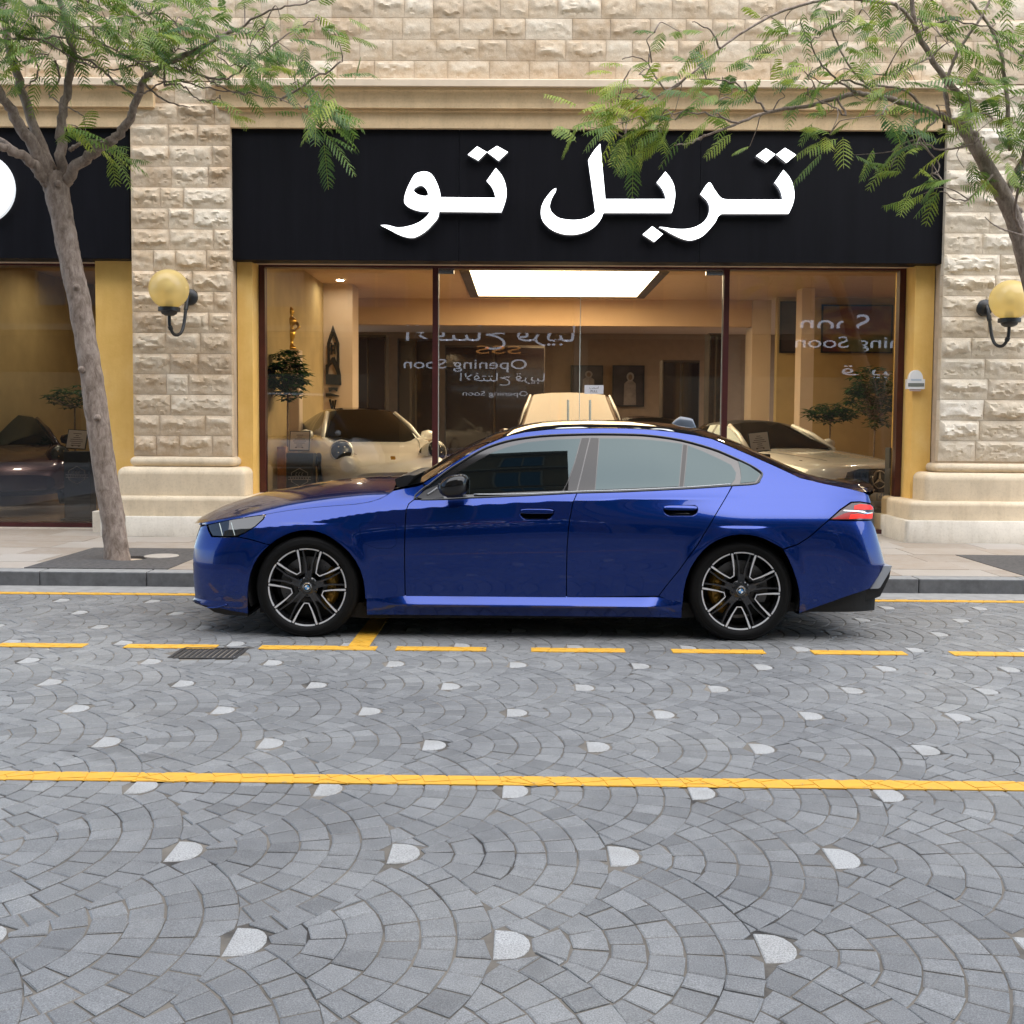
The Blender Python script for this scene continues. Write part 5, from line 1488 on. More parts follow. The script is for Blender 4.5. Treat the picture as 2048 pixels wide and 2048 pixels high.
# window band: black carrier, glass panes, trim
DLO = [(829,997.5),(850,974.5)]+DLO_TOP[::-1]+[(1465,971.3),(1375,977.3),(1250,983.2),(1154,985.8),(1050,991.3),(940,995.8),(887,998.7)]
dlo_q = poly_px(DLO)
bandm = panel('window_carrier', dlo_q, M['black_gloss'], gap=.001, flange=.02, off=-.008)
def glass(px, name='side_window', m=None): return panel(name, poly_px(px), m or M['car_glass'], gap=.001, flange=.006, off=-.004, step=.02)
glass([B_(*p) for p in [(218,676),(300,618),(420,528),(560,438),(720,348),(850,298),(1000,260),(1200,238),(1448,226),(1395,420),(1345,560),(1302,644),(900,656),(560,672)]])
glass([B_(1597,226), C_(0,226), C_(200,238), C_(330,252), C_(462,271), C_(450,400), C_(432,612), C_(0,630), B_(1562,640)])
glass([C_(*p) for p in [(504,284),(620,328),(740,383),(850,438),(890,500),(884,550),(852,592),(640,606),(472,612),(490,440)]])
glass([C_(*p) for p in [(905,404),(1000,450),(1060,492),(1082,516),(1044,574),(922,586),(930,540),(922,470)]])
# black post covers
panel('post_cover', poly_px([B_(*p) for p in [(1453,224),(1517,222),(1490,330),(1455,480),(1412,648),(1310,650),(1350,560),(1400,420)]]), M['car_frit'], gap=.001, flange=.006, off=-.003, step=.02)
panel('post_cover', poly_px([B_(*p) for p in [(1525,222),(1592,224),(1560,640),(1558,650),(1420,652),(1462,480),(1497,330)]]), M['car_frit'], gap=.001, flange=.006, off=-.003, step=.02)
panel('post_cover', poly_px([C_(*p) for p in [(466,273),(499,281),(486,440),(468,612),(437,612),(455,400)]]), M['car_frit'], gap=.001, flange=.006, off=-.003, step=.02)
trimm = simple('window_trim_dark', (.02, .021, .022), .3, var=0, coat=.2)
q = poly_px(DLO); pts = catmull(q, 3, True)
tr = MB().tube([(x, -(float(S(x, z))-.002), z) for x, z in pts], .0075, 8, caps=False).build('window_trim', trimm, car, smooth=True); SIDE.append(tr)
qi = poly_px([B_(590,676), (1050,988.5), (1154,983.3), (1250,980.5), (1375,974.5), (1462,968.3)])
tr = MB().tube([(x, -(float(S(x, z))+.000), z) for x, z in catmull(qi, 6)], .006, 8).build('belt_trim', simple('belt_trim_grey', (.30, .31, .32), .3, metal=.5, var=0), car, smooth=True); SIDE.append(tr)
# sill
xa, xb = UP_((734, 1215))[0], UP_((1363, 1215))[0]
rows = []
for x in np.linspace(xa, xb, 70):
    u = min(1, max(0, (x-xa-.10)/.22)); v = min(1, max(0, (xb-x-.02)/.25)); a = u*u*(3-2*u)*(v*v*(3-2*v))
    w0 = float(S(x, .31))
    zt_ = .300
    prof = [(w0-.03, zt_+.004), (w0-.006, zt_), (w0-.004+.006*a, zt_-.010), (w0+.042*a, zt_-.052), (w0+.047*a, zt_-.060), (w0+.044*a, zt_-.072), (w0+.012*a-.004, zt_-.105), (w0-.012, zt_-.140), (w0-.05, zt_-.152), (w0-.25, zt_-.155)]
    rows.append([(x, -w, z) for w, z in prof])
sill = MB().grid(rows).build('sill', M['blue'], car, smooth=True, autosmooth=28, fix=True); SIDE.append(sill)
# dark inner shell behind the shut lines
shell = MB()
def shell_rows():
    out = []
    for x in np.linspace(-2.20, 2.50, 150):
        zl = .20
        for cx in (-1.505, 1.52):
            d = abs(x-cx)
            if d < .425: zl = max(zl, .352+math.sqrt(.425**2-d*d))
        zt_ = float(np.interp(x, [-2.28, -2.0, -1.5, -.85, -.79, 2.2, 2.62], [.66, .74, .84, .90, .91, .96, .93]))-.03
        zs_ = np.linspace(min(zl, zt_-.02), zt_, 7)
        w = [max(.1, float(S(x, z))-.045) for z in zs_]
        r = [(x, -a, z) for a, z in zip(w, zs_)]
        out.append(r+[(a, -b, c) for a, b, c in reversed(r)])
    return out
rows = shell_rows(); n_ = len(rows[0])
mb = MB().grid(rows, closed=True); mb.f += [tuple(range(n_-1, -1, -1)), tuple(len(mb.v)-n_+k for k in range(n_))]; mb.m += [0, 0]
mb.build('chassis', M['black_matte'], car, fix=True)
for cx in (-1.505, 1.52):
    mb = MB(); rows = []
    for t in np.linspace(-.35, math.pi+.35, 40):
        rows.append([(cx+.418*math.cos(t), -y, .352+.418*math.sin(t)) for y in (.94, .85, .55)])
    mb.grid(rows); mb.add([(cx+.418*math.cos(t), -.56, .352+.418*math.sin(t)) for t in np.linspace(-.35, math.pi+.35, 40)], [tuple(range(40))])
    o = mb.build('wheel_arch_liner', M['black_matte'], car, smooth=True); SIDE.append(o)

# upper surfaces: lofts from the flank edge over the centre line
def curve_t(pts, n):
    p = np.array(pts, float); d = np.concatenate([[0], np.cumsum(np.linalg.norm(np.diff(p, axis=0), axis=1))]); d /= d[-1]
    t = np.linspace(0, 1, n); q = np.stack([np.interp(t, d, p[:, i]) for i in range(p.shape[1])], 1)
    k = np.array([1, 2, 3, 2, 1.])/9; m = q.copy()
    for i in range(p.shape[1]): m[:, i] = np.convolve(np.pad(q[:, i], 2, mode='reflect', reflect_type='odd'), k, mode='valid')
    return m
def edge3(pts): return [(x, -float(S(x, z)), z) for x, z in poly_px(pts)]
def mid3(pts, y=0.0): return [(P(a, b, YC+y).x, y, P(a, b, YC+y).z) for a, b in pts]
def loft(name, edge, mid, mat, n=60, m=14, expo=2.2, extra=None, under=0.0):
    E, C = curve_t(edge, n), curve_t(mid, n); rows = []
    K = curve_t(extra, n) if extra is not None else None
    for i in range(n):
        r = []
        if K is not None:
            for k in range(4):
                t = k/4; r.append(tuple(E[i]*(1-t)+K[i]*t+np.array([0, -1, .6])*.006*math.sin(math.pi*t)))
            a = K[i]
        else: a = E[i]
        for k in range(m+1):
            u = k/m; h = 1-(1-u)**expo
            r.append((a[0]*(1-h)+C[i][0]*h if False else a[0]+(C[i][0]-a[0])*h, a[1]*(1-u)+0*u, a[2]+(C[i][2]-a[2])*h))
        r = r + [(x, -y, z) for x, y, z in reversed(r[:-1])]
        rows.append(r)
    return MB().grid(rows).build(name, mat, car, smooth=True, autosmooth=60, fix=True)
hood_e = [A_(*p) for p in [(114,600),(172,596),(300,569),(400,550),(520,530),(645,514),(740,496),(830,482),(960,466),(1100,452),(1250,441),(1370,432),(1480,414),(1560,389),(1620,357),(1665,327)]]
hood_k = [A_(*p) for p in [(116,582),(176,571),(300,541),(400,520),(520,492),(645,464),(740,442),(830,424),(960,404),(1100,385),(1250,369),(1370,358),(1480,347),(1560,339),(1620,331),(1668,322)]]
E3 = edge3([(p[0], p[1]) for p in hood_e])
K3 = []
for (x0, y0), e in zip(hood_k, E3):
    w = -e[1]*(.925 if e[0] > -2.2 else .96)
    q = P(x0, y0, YC-w); K3.append((q.x, -w, q.z))
hood_c = [A_(*p) for p in [(118,573),(160,523),(250,473),(340,429),(500,379),(640,339),(760,314),(900,289),(1050,261),(1200,239),(1330,226),(1450,217),(1560,213),(1660,213),(1740,213)]]
hood = loft('hood', E3, mid3(hood_c), M['blue'], n=90, m=16, expo=1.9, extra=K3)
# two long creases in the hood would need more width than the camera sees; the vent strip at its rear edge is built
ws_e = [(816,971.5),(848,964),(875,946.5),(905,925.5),(940,904),(975,886.5),(1003,874)]
ws_c = [(806,966),(845,947),(877,925),(907,906.5),(950,884.5),(995,863.5),(1022,857)]
loft('windscreen', edge3(ws_e), mid3(ws_c), M['car_glass'], n=40, m=16, expo=2.0)
rf_e = [(1003,874),(1012,871.5),(1050,863),(1100,857.5),(1150,856),(1200,855),(1250,855.3),(1300,857.8),(1350,862.8),(1390,869),(1425,877)]
rf_c = [(1022,857),(1035,852.5),(1060,846.5),(1090,842.5),(1125,840.5),(1175,839.5),(1250,840.7),(1300,843.5),(1342,846.5),(1390,855),(1435,870)]
loft('roof', edge3(rf_e), mid3(rf_c), M['carbon'], n=70, m=18, expo=2.3)
rw_e = [(1425,877),(1462,892.5),(1500,909),(1550,931),(1580,945)]
rw_c = [(1435,870),(1475,886),(1512,904),(1550,921.5),(1600,943.5),(1614,949)]
loft('rear_screen', edge3(rw_e), mid3(rw_c), M['car_glass'], n=36, m=14, expo=2.0)
tk_e = [(1580,945)]+TRUNK_E
tk_c = [(1614,948),(1650,955.5),(1690,961.5),(1720,968),(1737,975)]
loft('trunk_lid', edge3(tk_e), mid3(tk_c), M['blue'], n=30, m=14, expo=1.9)
# spoiler lip on the trunk lid
rows = []
for y in np.linspace(-.70, .70, 31):
    k = 1-abs(y/.70)**3
    a = P(1700, 973, YC).x; b = P(1739, 975, YC-.3).x; zt_ = P(1725, 962.5, YC).z
    x1 = b-.10*abs(y/.7)**2.5; x0 = x1-.13*k-.02; z = zt_-.035*abs(y/.7)**2.2
    rows.append([(x0, y, z-.030), (x0+.03*k, y, z-.008), (x1-.01, y, z+.016*k), (x1, y, z+.012*k), (x1+.002, y, z-.012), (x1-.05, y, z-.05)])
MB().grid(rows, closed=True).build('spoiler', M['carbon'], car, smooth=True, autosmooth=40, fix=True)
# nose and tail faces between the two flanks
def face_cap(name, outline, w, mat, sgn, bulge):
    rows = []
    for x, z in outline:
        rows.append([(x+sgn*bulge*(1-(2*u-1)**2)**.8-0*sgn, -w+2*w*u, z) for u in np.linspace(0, 1, 25)])
    return MB().grid(rows).build(name, mat, car, smooth=True, autosmooth=50, fix=True)
no = [(float(np.interp(z, NZ, NX))+.006, z) for z in np.linspace(NZ[0]+.01, NZ[-1]-.02, 26)]
face_cap('front_fascia', no, NW-.004, M['blue'], -1, .035)
to = [(float(np.interp(z, TZ, TX))-.006, z) for z in np.linspace(.36, TZ[-1]-.005, 26)]
face_cap('rear_fascia', to, TW-.004, M['blue'], 1, .03)
for s in (-1, 1):                     # kidney grilles
    mb = MB()
    for k in range(7): mb.box((-2.40-.0, s*(.08+.045*k)-.006, .50), (-2.37, s*(.08+.045*k)+.006, .72))
    mb.tube([(-2.385, s*.05, .48), (-2.385, s*.40, .50), (-2.385, s*.38, .74), (-2.385, s*.05, .74), (-2.385, s*.05, .48)], .012, 6)
    mb.build('kidney_grille', M['black_gloss'], car)
# rear diffuser and grey trim blade, front lip
def slab3(name, pxs, mat, w, th=None):
    pts = [(P(a, b, YC-w).x, -w, P(a, b, YC-w).z) for a, b in pxs]
    o = MB().prism(pts, (0, th or 2*w, 0)).build(name, mat, car, fix=True); return o
slab3('diffuser', [D_(*p) for p in [(1098,1074),(1222,1032),(1500,932),(1682,872),(1755,862),(1850,695),(1835,780),(1762,930),(1722,946),(1400,1012)]], M['black'], .855)
slab3('bumper_blade', [D_(*p) for p in [(1800,688),(1856,688),(1845,720),(1762,860),(1745,868),(1682,871)]], M['reflector_grey'], .872, .14)
slab3('front_lip', [A_(*p) for p in [(58,1207),(130,1236),(250,1258),(380,1288),(505,1310),(505,1330),(330,1318),(240,1300),(180,1262),(90,1228)]], M['black'], .80)
strip('lip_edge', [A_(180,1258), A_(260,1258), A_(338,1236)], M['blue'], car, .006, .006)
slab3('underbody', [(520,1225),(735,1236),(1363,1236),(1600,1222),(1600,1205),(520,1205)], M['black_matte'], .86)
# shark fin aerial
c = P(1366, 852, YC)
rows = []
for u in np.linspace(0, 1, 16):
    x = P(1344, 848, YC).x+(P(1392, 848, YC).x-P(1344, 848, YC).x)*u; h = .055*min(1, (u/.35))**.8*(1-.0*u)*(1 if u < .86 else max(.05, (1-u)/.14)); zb_ = P(1344+48*u, 846+8*u*u, YC).z-.012; w = .028*math.sin(math.pi*min(1, .12+u*.86))**.6
    rows.append([(x, w*math.cos(t), zb_+(h+.012)*max(0, math.sin(t))**.8) for t in np.linspace(0, math.pi, 11)])
MB().grid(rows).build('roof_fin', simple('fin_grey_blue', (.10, .12, .15), .3, var=0, coat=.6), car, smooth=True, fix=True)
# cowl and wipers
slab3('cowl', [A_(*p) for p in [(1680,232),(1740,208),(1800,200),(1840,205),(1790,270),(1760,292),(1700,300),(1685,270)]], M['black'], .70)
for k in (0, 1):
    MB().tube([(P(*A_(1690+k*40, 246-10*k), YC-.55).x, -.55+k*.3, P(*A_(1690+k*40, 246-10*k), YC-.55).z), (P(*A_(1760, 215), YC-.2).x, -.25+k*.3, P(*A_(1760, 212), YC-.2).z+.01), (P(*A_(1868, 196), YC).x, .05+k*.3, P(*A_(1868, 190), YC).z)], .010, 8).build('wiper', M['black'], car)
# door mirrors
def mirror(s):
    c0, c1 = P(*B_(322, 600), YC-1.02), P(*B_(553, 600), YC-1.02); zt_, zb_ = P(*B_(430, 520), YC-1.02).z, P(*B_(430, 692), YC-1.02).z
    cx, cz, rx, rz_ = (c0.x+c1.x)/2, (zt_+zb_)/2, (c1.x-c0.x)/2, (zt_-zb_)/2
    zs_ = cz-rz_*.05
    def shell_(name, mat, lo, hi, grow):
        rows = []
        for ph in np.linspace(lo, hi, 12):
            r = []
            for th in np.linspace(0, 2*math.pi, 36, endpoint=False):
                cc, ss = math.cos(th), math.sin(th); cp_ = max(.0001, math.cos(ph))**.55
                x = cx+(rx+grow)*math.copysign(abs(cc)**.75, cc)*cp_*(1.0 if cc > 0 else 1.12)
                y = -1.03+(.115+grow)*math.copysign(abs(ss)**.8, ss)*cp_
                z = cz+(rz_+grow)*math.copysign(abs(math.sin(ph))**.8, ph)
                z += .014*(x-cx)/rx
                if x < cx: z -= (.32*(cx-x)/rx)**2*.25*(1 if z > cz else -.6)
                r.append((x, s*-y if s > 0 else y, z))
            rows.append(r)
        mb = MB().grid(rows, closed=True); n = 36; mb.f += [tuple(range(n)), tuple(range(len(mb.v)-n, len(mb.v)))]; mb.m += [0, 0]
        return mb.build(name, mat, hs if name != 'mirror' else car, smooth=True, autosmooth=50, fix=True)
    hs = car
    hs = shell_('mirror', M['black'], -1.5, .10, 0)
    shell_('mirror_cap', M['carbon'], .02, 1.5, .002)
    w = float(S(cx-.1, cz-.05))
    g = MB().prism([(cx-rx*.6, s*.90, cz-rz_*1.25), (cx+rx*.55, s*.90, cz-rz_*1.15), (cx+rx*.45, s*.90, cz-rz_*.55), (cx-rx*.5, s*.90, cz-rz_*.55)], (0, s*.10, .015))
    g.build('mirror_foot', M['black'], hs, fix=True)
    gl = MB().lathe([(.001, 0), (.06, 0)], n=24).build('mirror_glass', M['chrome'], hs)
    gl.location = (cx+rx+.003, s*1.03, cz); gl.rotation_euler = (0, math.pi/2, 0); gl.scale = (1, 1.4, 1)
    return hs
for s in (-1, 1): mirror(s)
tri = poly_px([B_(*p) for p in [(135,697),(205,640),(300,600),(330,640),(350,700),(200,714)]])
panel('mirror_sail', tri, M['black'], gap=0, off=.004, flange=.01)
strip('sail_trim', [B_(222,674), B_(262,650), B_(298,622)], M['belt'] if 'belt' in M else simple('sail_trim_grey', (.25, .25, .25), .4, var=0), car, .006, .006)

M['rim_gleam'] = simple('rim_black_gleam', (.022, .022, .024), .28, var=0, coat=.6)  # rim black lifted to grey, gleam of the ribs put into the colour
# wheels ------------------------------------------------------------
def wheel(cx, rot, side, cal):
    R0, RR, ZC = .363, .2745, .350
    w = empty('wheel', (0, 0, 0)); w.parent = car; w.location = (cx, -.945, ZC)
    tp = [(RR-.004, .012), (RR+.006, -.004), (RR+.02, -.010), (RR+.045, -.014), (R0-.030, -.008), (R0-.012, .006), (R0-.003, .025), (R0, .05), (R0, .23), (R0-.012, .265), (RR+.03, .285), (RR-.01, .27)]
    t = MB().lathe(tp, (0, 0, 0), 'y', 96)
    t.v = [(x, y, max(z, -ZC+.001)) for x, y, z in t.v]
    ty = t.build('tyre', M['rubber'], w, smooth=True, autosmooth=40, fix=True)
    e = MB()
    for r in (RR+.030, RR+.060): e.lathe([(r, -.0125), (r+.0015, -.0155), (r+.003, -.0125)], (0, 0, 0), 'y', 72)
    e.v = [(x, y, max(z, -ZC+.002)) for x, y, z in e.v]
    e.build('sidewall_rib', M['rubber'], w, smooth=True)
    rim = MB().lathe([(RR-.006, .010), (RR-.012, .022), (RR-.020, .040), (RR-.030, .09), (RR-.034, .24)], (0, 0, 0), 'y', 96).build('rim', M['rim_black'], w, smooth=True, fix=True)
    lip = MB()
    for k in range(10):
        th0 = rot+k*math.pi/5
    angs = []
    for k in range(5):
        c = rot+k*2*math.pi/5; angs += [c-.318, c+.318]
    angs.sort()
    for i in range(10):
        a, b = angs[i]+.052, (angs[(i+1) % 10]+(2*math.pi if i == 9 else 0))-.052
        rows = []
        for th in np.linspace(a, b, 18):
            rows.append([(r*math.sin(th), y, -r*math.cos(th)) for r, y in ((RR-.010, .010), (RR-.0095, .002), (RR-.001, .0), (RR+.001, .008))])
        lip.grid(rows)
    lip.build('rim_lip', M['silver'], w, smooth=True, autosmooth=40)
    def pol(r, a): return (r*math.sin(a), -r*math.cos(a))
    def beam(name, mat, pts, wid, yf, yb, parent, back=1.25):
        # flat faced beam along points (x,z) with half widths wid; front at yf, back at yb
        mb = MB(); rows = []
        for i, p in enumerate(pts):
            a, b = np.array(pts[max(0, i-1)]), np.array(pts[min(len(pts)-1, i+1)]); d = b-a; d /= np.linalg.norm(d)+1e-9; n = np.array([-d[1], d[0]])
            L, R_ = np.array(p)+n*wid[i], np.array(p)-n*wid[i]; L2, R2 = np.array(p)+n*wid[i]*back, np.array(p)-n*wid[i]*back
            rows.append([(L[0], yf[i], L[1]), (R_[0], yf[i], R_[1]), (R2[0], yb[i], R2[1]), (L2[0], yb[i], L2[1])])
        mb.grid(rows, closed=True); mb.f += [(0, 1, 2, 3), tuple(len(mb.v)-4+k for k in (3, 2, 1, 0))]; mb.m += [0, 0]
        return mb.build(name, mat, parent, fix=True)
    ro = RR-.004
    for k in range(5):
        c = rot+k*2*math.pi/5
        ri = RR*.405
        p = [pol(ro, c-.318), pol(RR*.80, c-.300), pol(RR*.62, c-.262), pol(ri+.004, c-.135), pol(ri+.004, c+.135), pol(RR*.62, c+.262), pol(RR*.80, c+.300), pol(ro, c+.318)]
        hw = [.0068, .0058, .0044, .0038, .0038, .0044, .0058, .0068]
        yb_ = [.012, .016, .020, .026, .026, .020, .016, .012]
        # black flanks of the spokes, then machined faces on top
        beam('spoke', M['rim_black'], p, [x*1.35 for x in hw], [.003, .006, .010, .016, .016, .010, .006, .003], [y+.05 for y in yb_], w)
        beam('spoke_face', M['silver'], p, hw, [-.001, .002, .006, .012, .012, .006, .002, -.001], [y+.004 for y in (.003, .006, .010, .016, .016, .010, .006, .003)], w, 1.0)
        # thin black double ribs between the machined V spokes
        m_ = c+math.pi/5
        for s in (-1, 1):
            q = [pol(.035, m_+s*.40), pol(RR*.36, m_+s*.16), pol(RR*.60, m_+s*.14), pol(ro-.002, m_+s*.19)]
            beam('inner_spoke', M['rim_gleam'], q, [.010, .007, .005, .0045], [.012, .020, .022, .014], [.07, .06, .05, .04], w)
        q = [pol(.03, m_), pol(RR*.42, m_)]
        beam('inner_spoke', M['rim_gleam'], q, [.020, .012], [.013, .024], [.07, .06], w)
        MB().lathe([(.001, .010), (.007, .011), (.009, .020)], (*[pol(.062, c)[0], 0, pol(.062, c)[1]],), 'y', 10).build('wheel_bolt', M['rim_black'], w)
    MB().lathe([(.001, .004), (.030, .004), (.034, .008), (.045, .012), (.060, .016), (.072, .026), (.075, .07)], (0, 0, 0), 'y', 40).build('hub', M['rim_black'], w, smooth=True, autosmooth=35, fix=True)
    hub = MB().lathe([(.001, .0015), (.026, .0015), (.029, .0), (.031, .004)], (0, 0, 0), 'y', 36).build('hub_cap', M['chrome'], w, smooth=True, autosmooth=30)
    cap = MB()
    for k in range(4):
        n = 8; a0 = k*math.pi/2+rot*.9
        cap.add([(0, -.0005, 0)]+[(.0165*math.cos(a0+j*math.pi/2/n), -.0005, .0165*math.sin(a0+j*math.pi/2/n)) for j in range(n+1)], [(0, j+1, j+2) for j in range(n)], k % 2)
    cap.lathe([(.0168, -.0003), (.0250, -.0003), (.0255, .001)], (0, 0, 0), 'y', 36, 2)
    cap.build('roundel', [M['bmw_blue'], M['bmw_white'], M['black_gloss']], w)
    MB().lathe([(.09, .10), (.10, .095), (.205, .095), (.205, .12), (.09, .12)], (0, 0, 0), 'y', 48).build('brake_disc', M['disc_metal'], w, smooth=True, autosmooth=35, fix=True)
    holes = MB()
    for k in range(36):
        r = .13+.022*(k % 3); a = k*2*math.pi/36
        holes.lathe([(.001, .0945), (.004, .0945)], (r*math.cos(a), 0, r*math.sin(a)), 'y', 6)
    holes.build('disc_holes', M['black_matte'], w)
    rows = []
    for th in np.linspace(-.85, .85, 22):
        ang = cal+th; r0, r1 = .125, .212
        u = 1-abs(th/.85)**4
        rows.append([(r*math.cos(ang), y, r*math.sin(ang)) for r, y in ((r0, .13), (r0+.004, .092-.02*u), (r0+.03, .082-.030*u), (r1-.02, .080-.030*u), (r1, .09-.012*u), (r1+.004, .13))])
    cl = MB().grid(rows).build('caliper', M['gold_caliper'], w, smooth=True, autosmooth=45, fix=True)
    for th in (-.5, -.17, .17, .5):
        MB().lathe([(.001, .040), (.017, .042), (.020, .055)], (.168*math.cos(cal+th), 0, .168*math.sin(cal+th)), 'y', 14).build('caliper_piston', M['gold_caliper'], w, smooth=True)
    MB().lathe([(.001, .14), (.255, .14)], (0, 0, 0), 'y', 32).build('wheel_shadow_plate', M['black_matte'], w)
    if side > 0: w.scale = (1, -1, 1); w.location = (cx, .945, ZC)
    return w
for s in (-1, 1):
    wheel(-1.503, math.radians(-3.5), s, math.radians(-8))
    wheel(1.523, math.radians(-3.5), s, math.radians(188))
for o in list(SIDE):
    kids = list(o.children)
    c = o.copy(); COL.objects.link(c); c.scale = (1, -1, 1)
    for k in kids:
        d = k.copy(); COL.objects.link(d); d.parent = c
# ------------------------------------------------------------------ trees
def frond(V, F, T, o, d, up, L, rnd, tone, npair=11, plen=.11):
    d = d.normalized(); side = d.cross(up).normalized(); up = side.cross(d).normalized()
    droop = rnd.uniform(.25, .7)
    pts = []
    for k in range(npair+2):
        u = k/(npair+1); pts.append(o+d*(L*u)-Vector((0, 0, 1))*(L*droop*u*u*.6))
    # rachis
    for a, b in zip(pts[:-1], pts[1:]):
        n = len(V); w = side*.0022
        V += [a-w, a+w, b+w, b-w]; F.append((n, n+1, n+2, n+3)); T += [.75]*4
    for k in range(1, npair+1):
        u = k/(npair+1); t = (pts[k+1]-pts[k-1]).normalized()
        pl = plen*(math.sin(math.pi*(.12+.80*u))**.7)*rnd.uniform(.85, 1.1)
        for s in (-1, 1):
            pd = (side*s*.92+t*.45+Vector((0, 0, -1))*rnd.uniform(.05, .35)).normalized()
            nrm = pd.cross(t*s).normalized()
            tn = min(1, max(0, tone+rnd.uniform(-.12, .12)))
            nl = 4; wmax = pl*.105
            q = [pts[k]+pd*(pl*j/nl)-Vector((0, 0, 1))*(pl*.28*(j/nl)**2) for j in range(nl+1)]
            n = len(V)
            for j, p in enumerate(q):
                w = wmax*(.55, 1.0, .95, .7, .12)[j]*rnd.uniform(.8, 1.15)
                V += [p+t*w, p-t*w]; T += [tn, tn]
            for j in range(nl): F.append((n+2*j, n+2*j+1, n+2*j+3, n+2*j+2))
            for j in range(1, nl):                      # leaflet tips that break the outline
                for s2 in (-1, 1):
                    a = q[j]; e = a+t*s2*wmax*1.9+pd*pl*.06; n = len(V)
                    V += [a-pd*pl*.05, e, a+pd*pl*.05]; F.append((n, n+1, n+2)); T += [tn]*3
def tree(name, label, base, trunk, limbs, twigs, sprays, seed, dens=1.2):
    rnd = random.Random(seed)
    t = empty(name, base); tag(t, label, 'tree', 'feathery street trees by the kerb'); bx, by, bz = base
    L_ = lambda p: Vector((p[0]-bx, p[1]-by, p[2]-bz))
    def px3(p, Y): return P(p[0], p[1], Y)
    mb = MB()
    pts = catmull([L_(p) for p, r in trunk], 5); rr = [v[0] for v in catmull([(r,) for p, r in trunk], 5)]
    fine, fr_ = [], []
    for i in range(len(pts)-1):
        for k in range(2): fine.append(Vector(pts[i]).lerp(Vector(pts[i+1]), k/2)); fr_.append(rr[i]+(rr[i+1]-rr[i])*k/2)
    fine.append(Vector(pts[-1])); fr_.append(rr[-1])
    mb.tube(fine, fr_, 20)
    mb.v = [tuple(Vector(v)+Vector((noise.noise(Vector(v)*7), noise.noise(Vector(v)*7+Vector((9, 0, 0))), 0))*.012+Vector((noise.noise(Vector(v)*22), noise.noise(Vector(v)*22+Vector((9, 0, 0))), 0))*.006) for v in mb.v]
    o = mb.build('trunk', M['bark'], t, smooth=True)
    for k in range(5):                  # knots where limbs were cut
        i = rnd.randint(len(fine)//4, len(fine)-3); p = fine[i]; a = rnd.uniform(math.pi*.9, 2.1*math.pi); d = Vector((math.cos(a), math.sin(a), .2)).normalized()
        q = MB().tube([p+d*fr_[i]*.6, p+d*fr_[i]*1.05, p+d*fr_[i]*1.28], [.045, .034, .02], 9); q.build('knot', M['bark'], o, smooth=True)
    nodes = []
    for pl in limbs:
        c = catmull([L_(p) for p, r in pl], 6); r_ = [v[0] for v in catmull([(r,) for p, r in pl], 6)]
        c = [Vector(v)+Vector((rnd.uniform(-1, 1), rnd.uniform(-1, 1), rnd.uniform(-1, 1)))*min(.02, .35*q) for v, q in zip(c, r_)]
        MB().tube(c, r_, 10).build('limb', M['bark'], t, smooth=True)
        nodes += [(Vector(v), q) for v, q in zip(c, r_)]
    V, F, T = [], [], []
    tw = MB()
    tips = []
    for pl in twigs:
        c = catmull([L_(p) for p in pl], 6); n = len(c)
        c = [Vector(v)+Vector((0, rnd.uniform(-.03, .03), rnd.uniform(-.012, .012))) for v in c]
        tw.tube(c, [.012*(1-.7*i/n) for i in range(n)], 6); nodes += [(Vector(v), .01) for v in c]
    for cpx, Y, spread, n, L, dirx, tone in sprays:
        c = L_(px3(cpx, Y))
        for k in range(int(n*dens)):
            o = c+Vector((rnd.gauss(0, spread[0]), rnd.gauss(0, .35), rnd.gauss(0, spread[1])))
            # a twig runs from the closest wood to the leaf base
            if k % 5 == 0:
                nd = min(nodes, key=lambda q: (q[0]-o).length + (0 if q[0].z < o.z+.3 else .5))[0]
                if .06 < (nd-o).length < 1.6:
                    m = nd.lerp(o, .5)+Vector((rnd.uniform(-.1, .1), rnd.uniform(-.1, .1), rnd.uniform(-.03, .12)))
                    cc = [Vector(v) for v in catmull([nd, nd.lerp(m, .5)+Vector((0, 0, .03)), m, o], 4)]
                    tw.tube(cc, [.0075*(1-.7*i/len(cc)) for i in range(len(cc))], 5); nodes.append((o, .004))
            a = dirx+rnd.gauss(0, .9); el = rnd.gauss(-.12, .35)
            d = Vector((math.cos(a)*math.cos(el), rnd.gauss(0, .55), math.sin(a)*.35+math.sin(el)))
            frond(V, F, T, o, d, Vector((rnd.uniform(-.5, .5), rnd.uniform(-.9, .1), 1)), L*rnd.uniform(.6, 1.02), rnd, min(1, max(0, rnd.gauss(tone, .2))), npair=rnd.randint(8, 12), plen=.095*L/.36)
    tw.build('twigs', M['bark'], t, smooth=True)['kind'] = 'stuff'
    o = mesh('crown', V, F, M['leaf'], t, tone=T)
    return t
Yt = 10.75
def at(px, py, Y): return P(px, py, Y)
def path(pts, Y0, Y1, r0, r1):
    n = len(pts); return [(at(p[0], p[1], Y0+(Y1-Y0)*i/(n-1)), r0+(r1-r0)*(i/(n-1))**.8) for i, p in enumerate(pts)]
b0 = G(236, 1118, PZ)
trunkL = [(Vector((b0.x, b0.y, PZ-.08)), .128)] + [(at(x, y, 10.72), r) for x, y, r in [(229, 1062, .115), (213, 960, .112), (195, 840, .110), (178, 720, .108), (158, 600, .106), (140, 520, .103), (126, 445, .104), (115, 385, .115), (112, 352, .10)]]
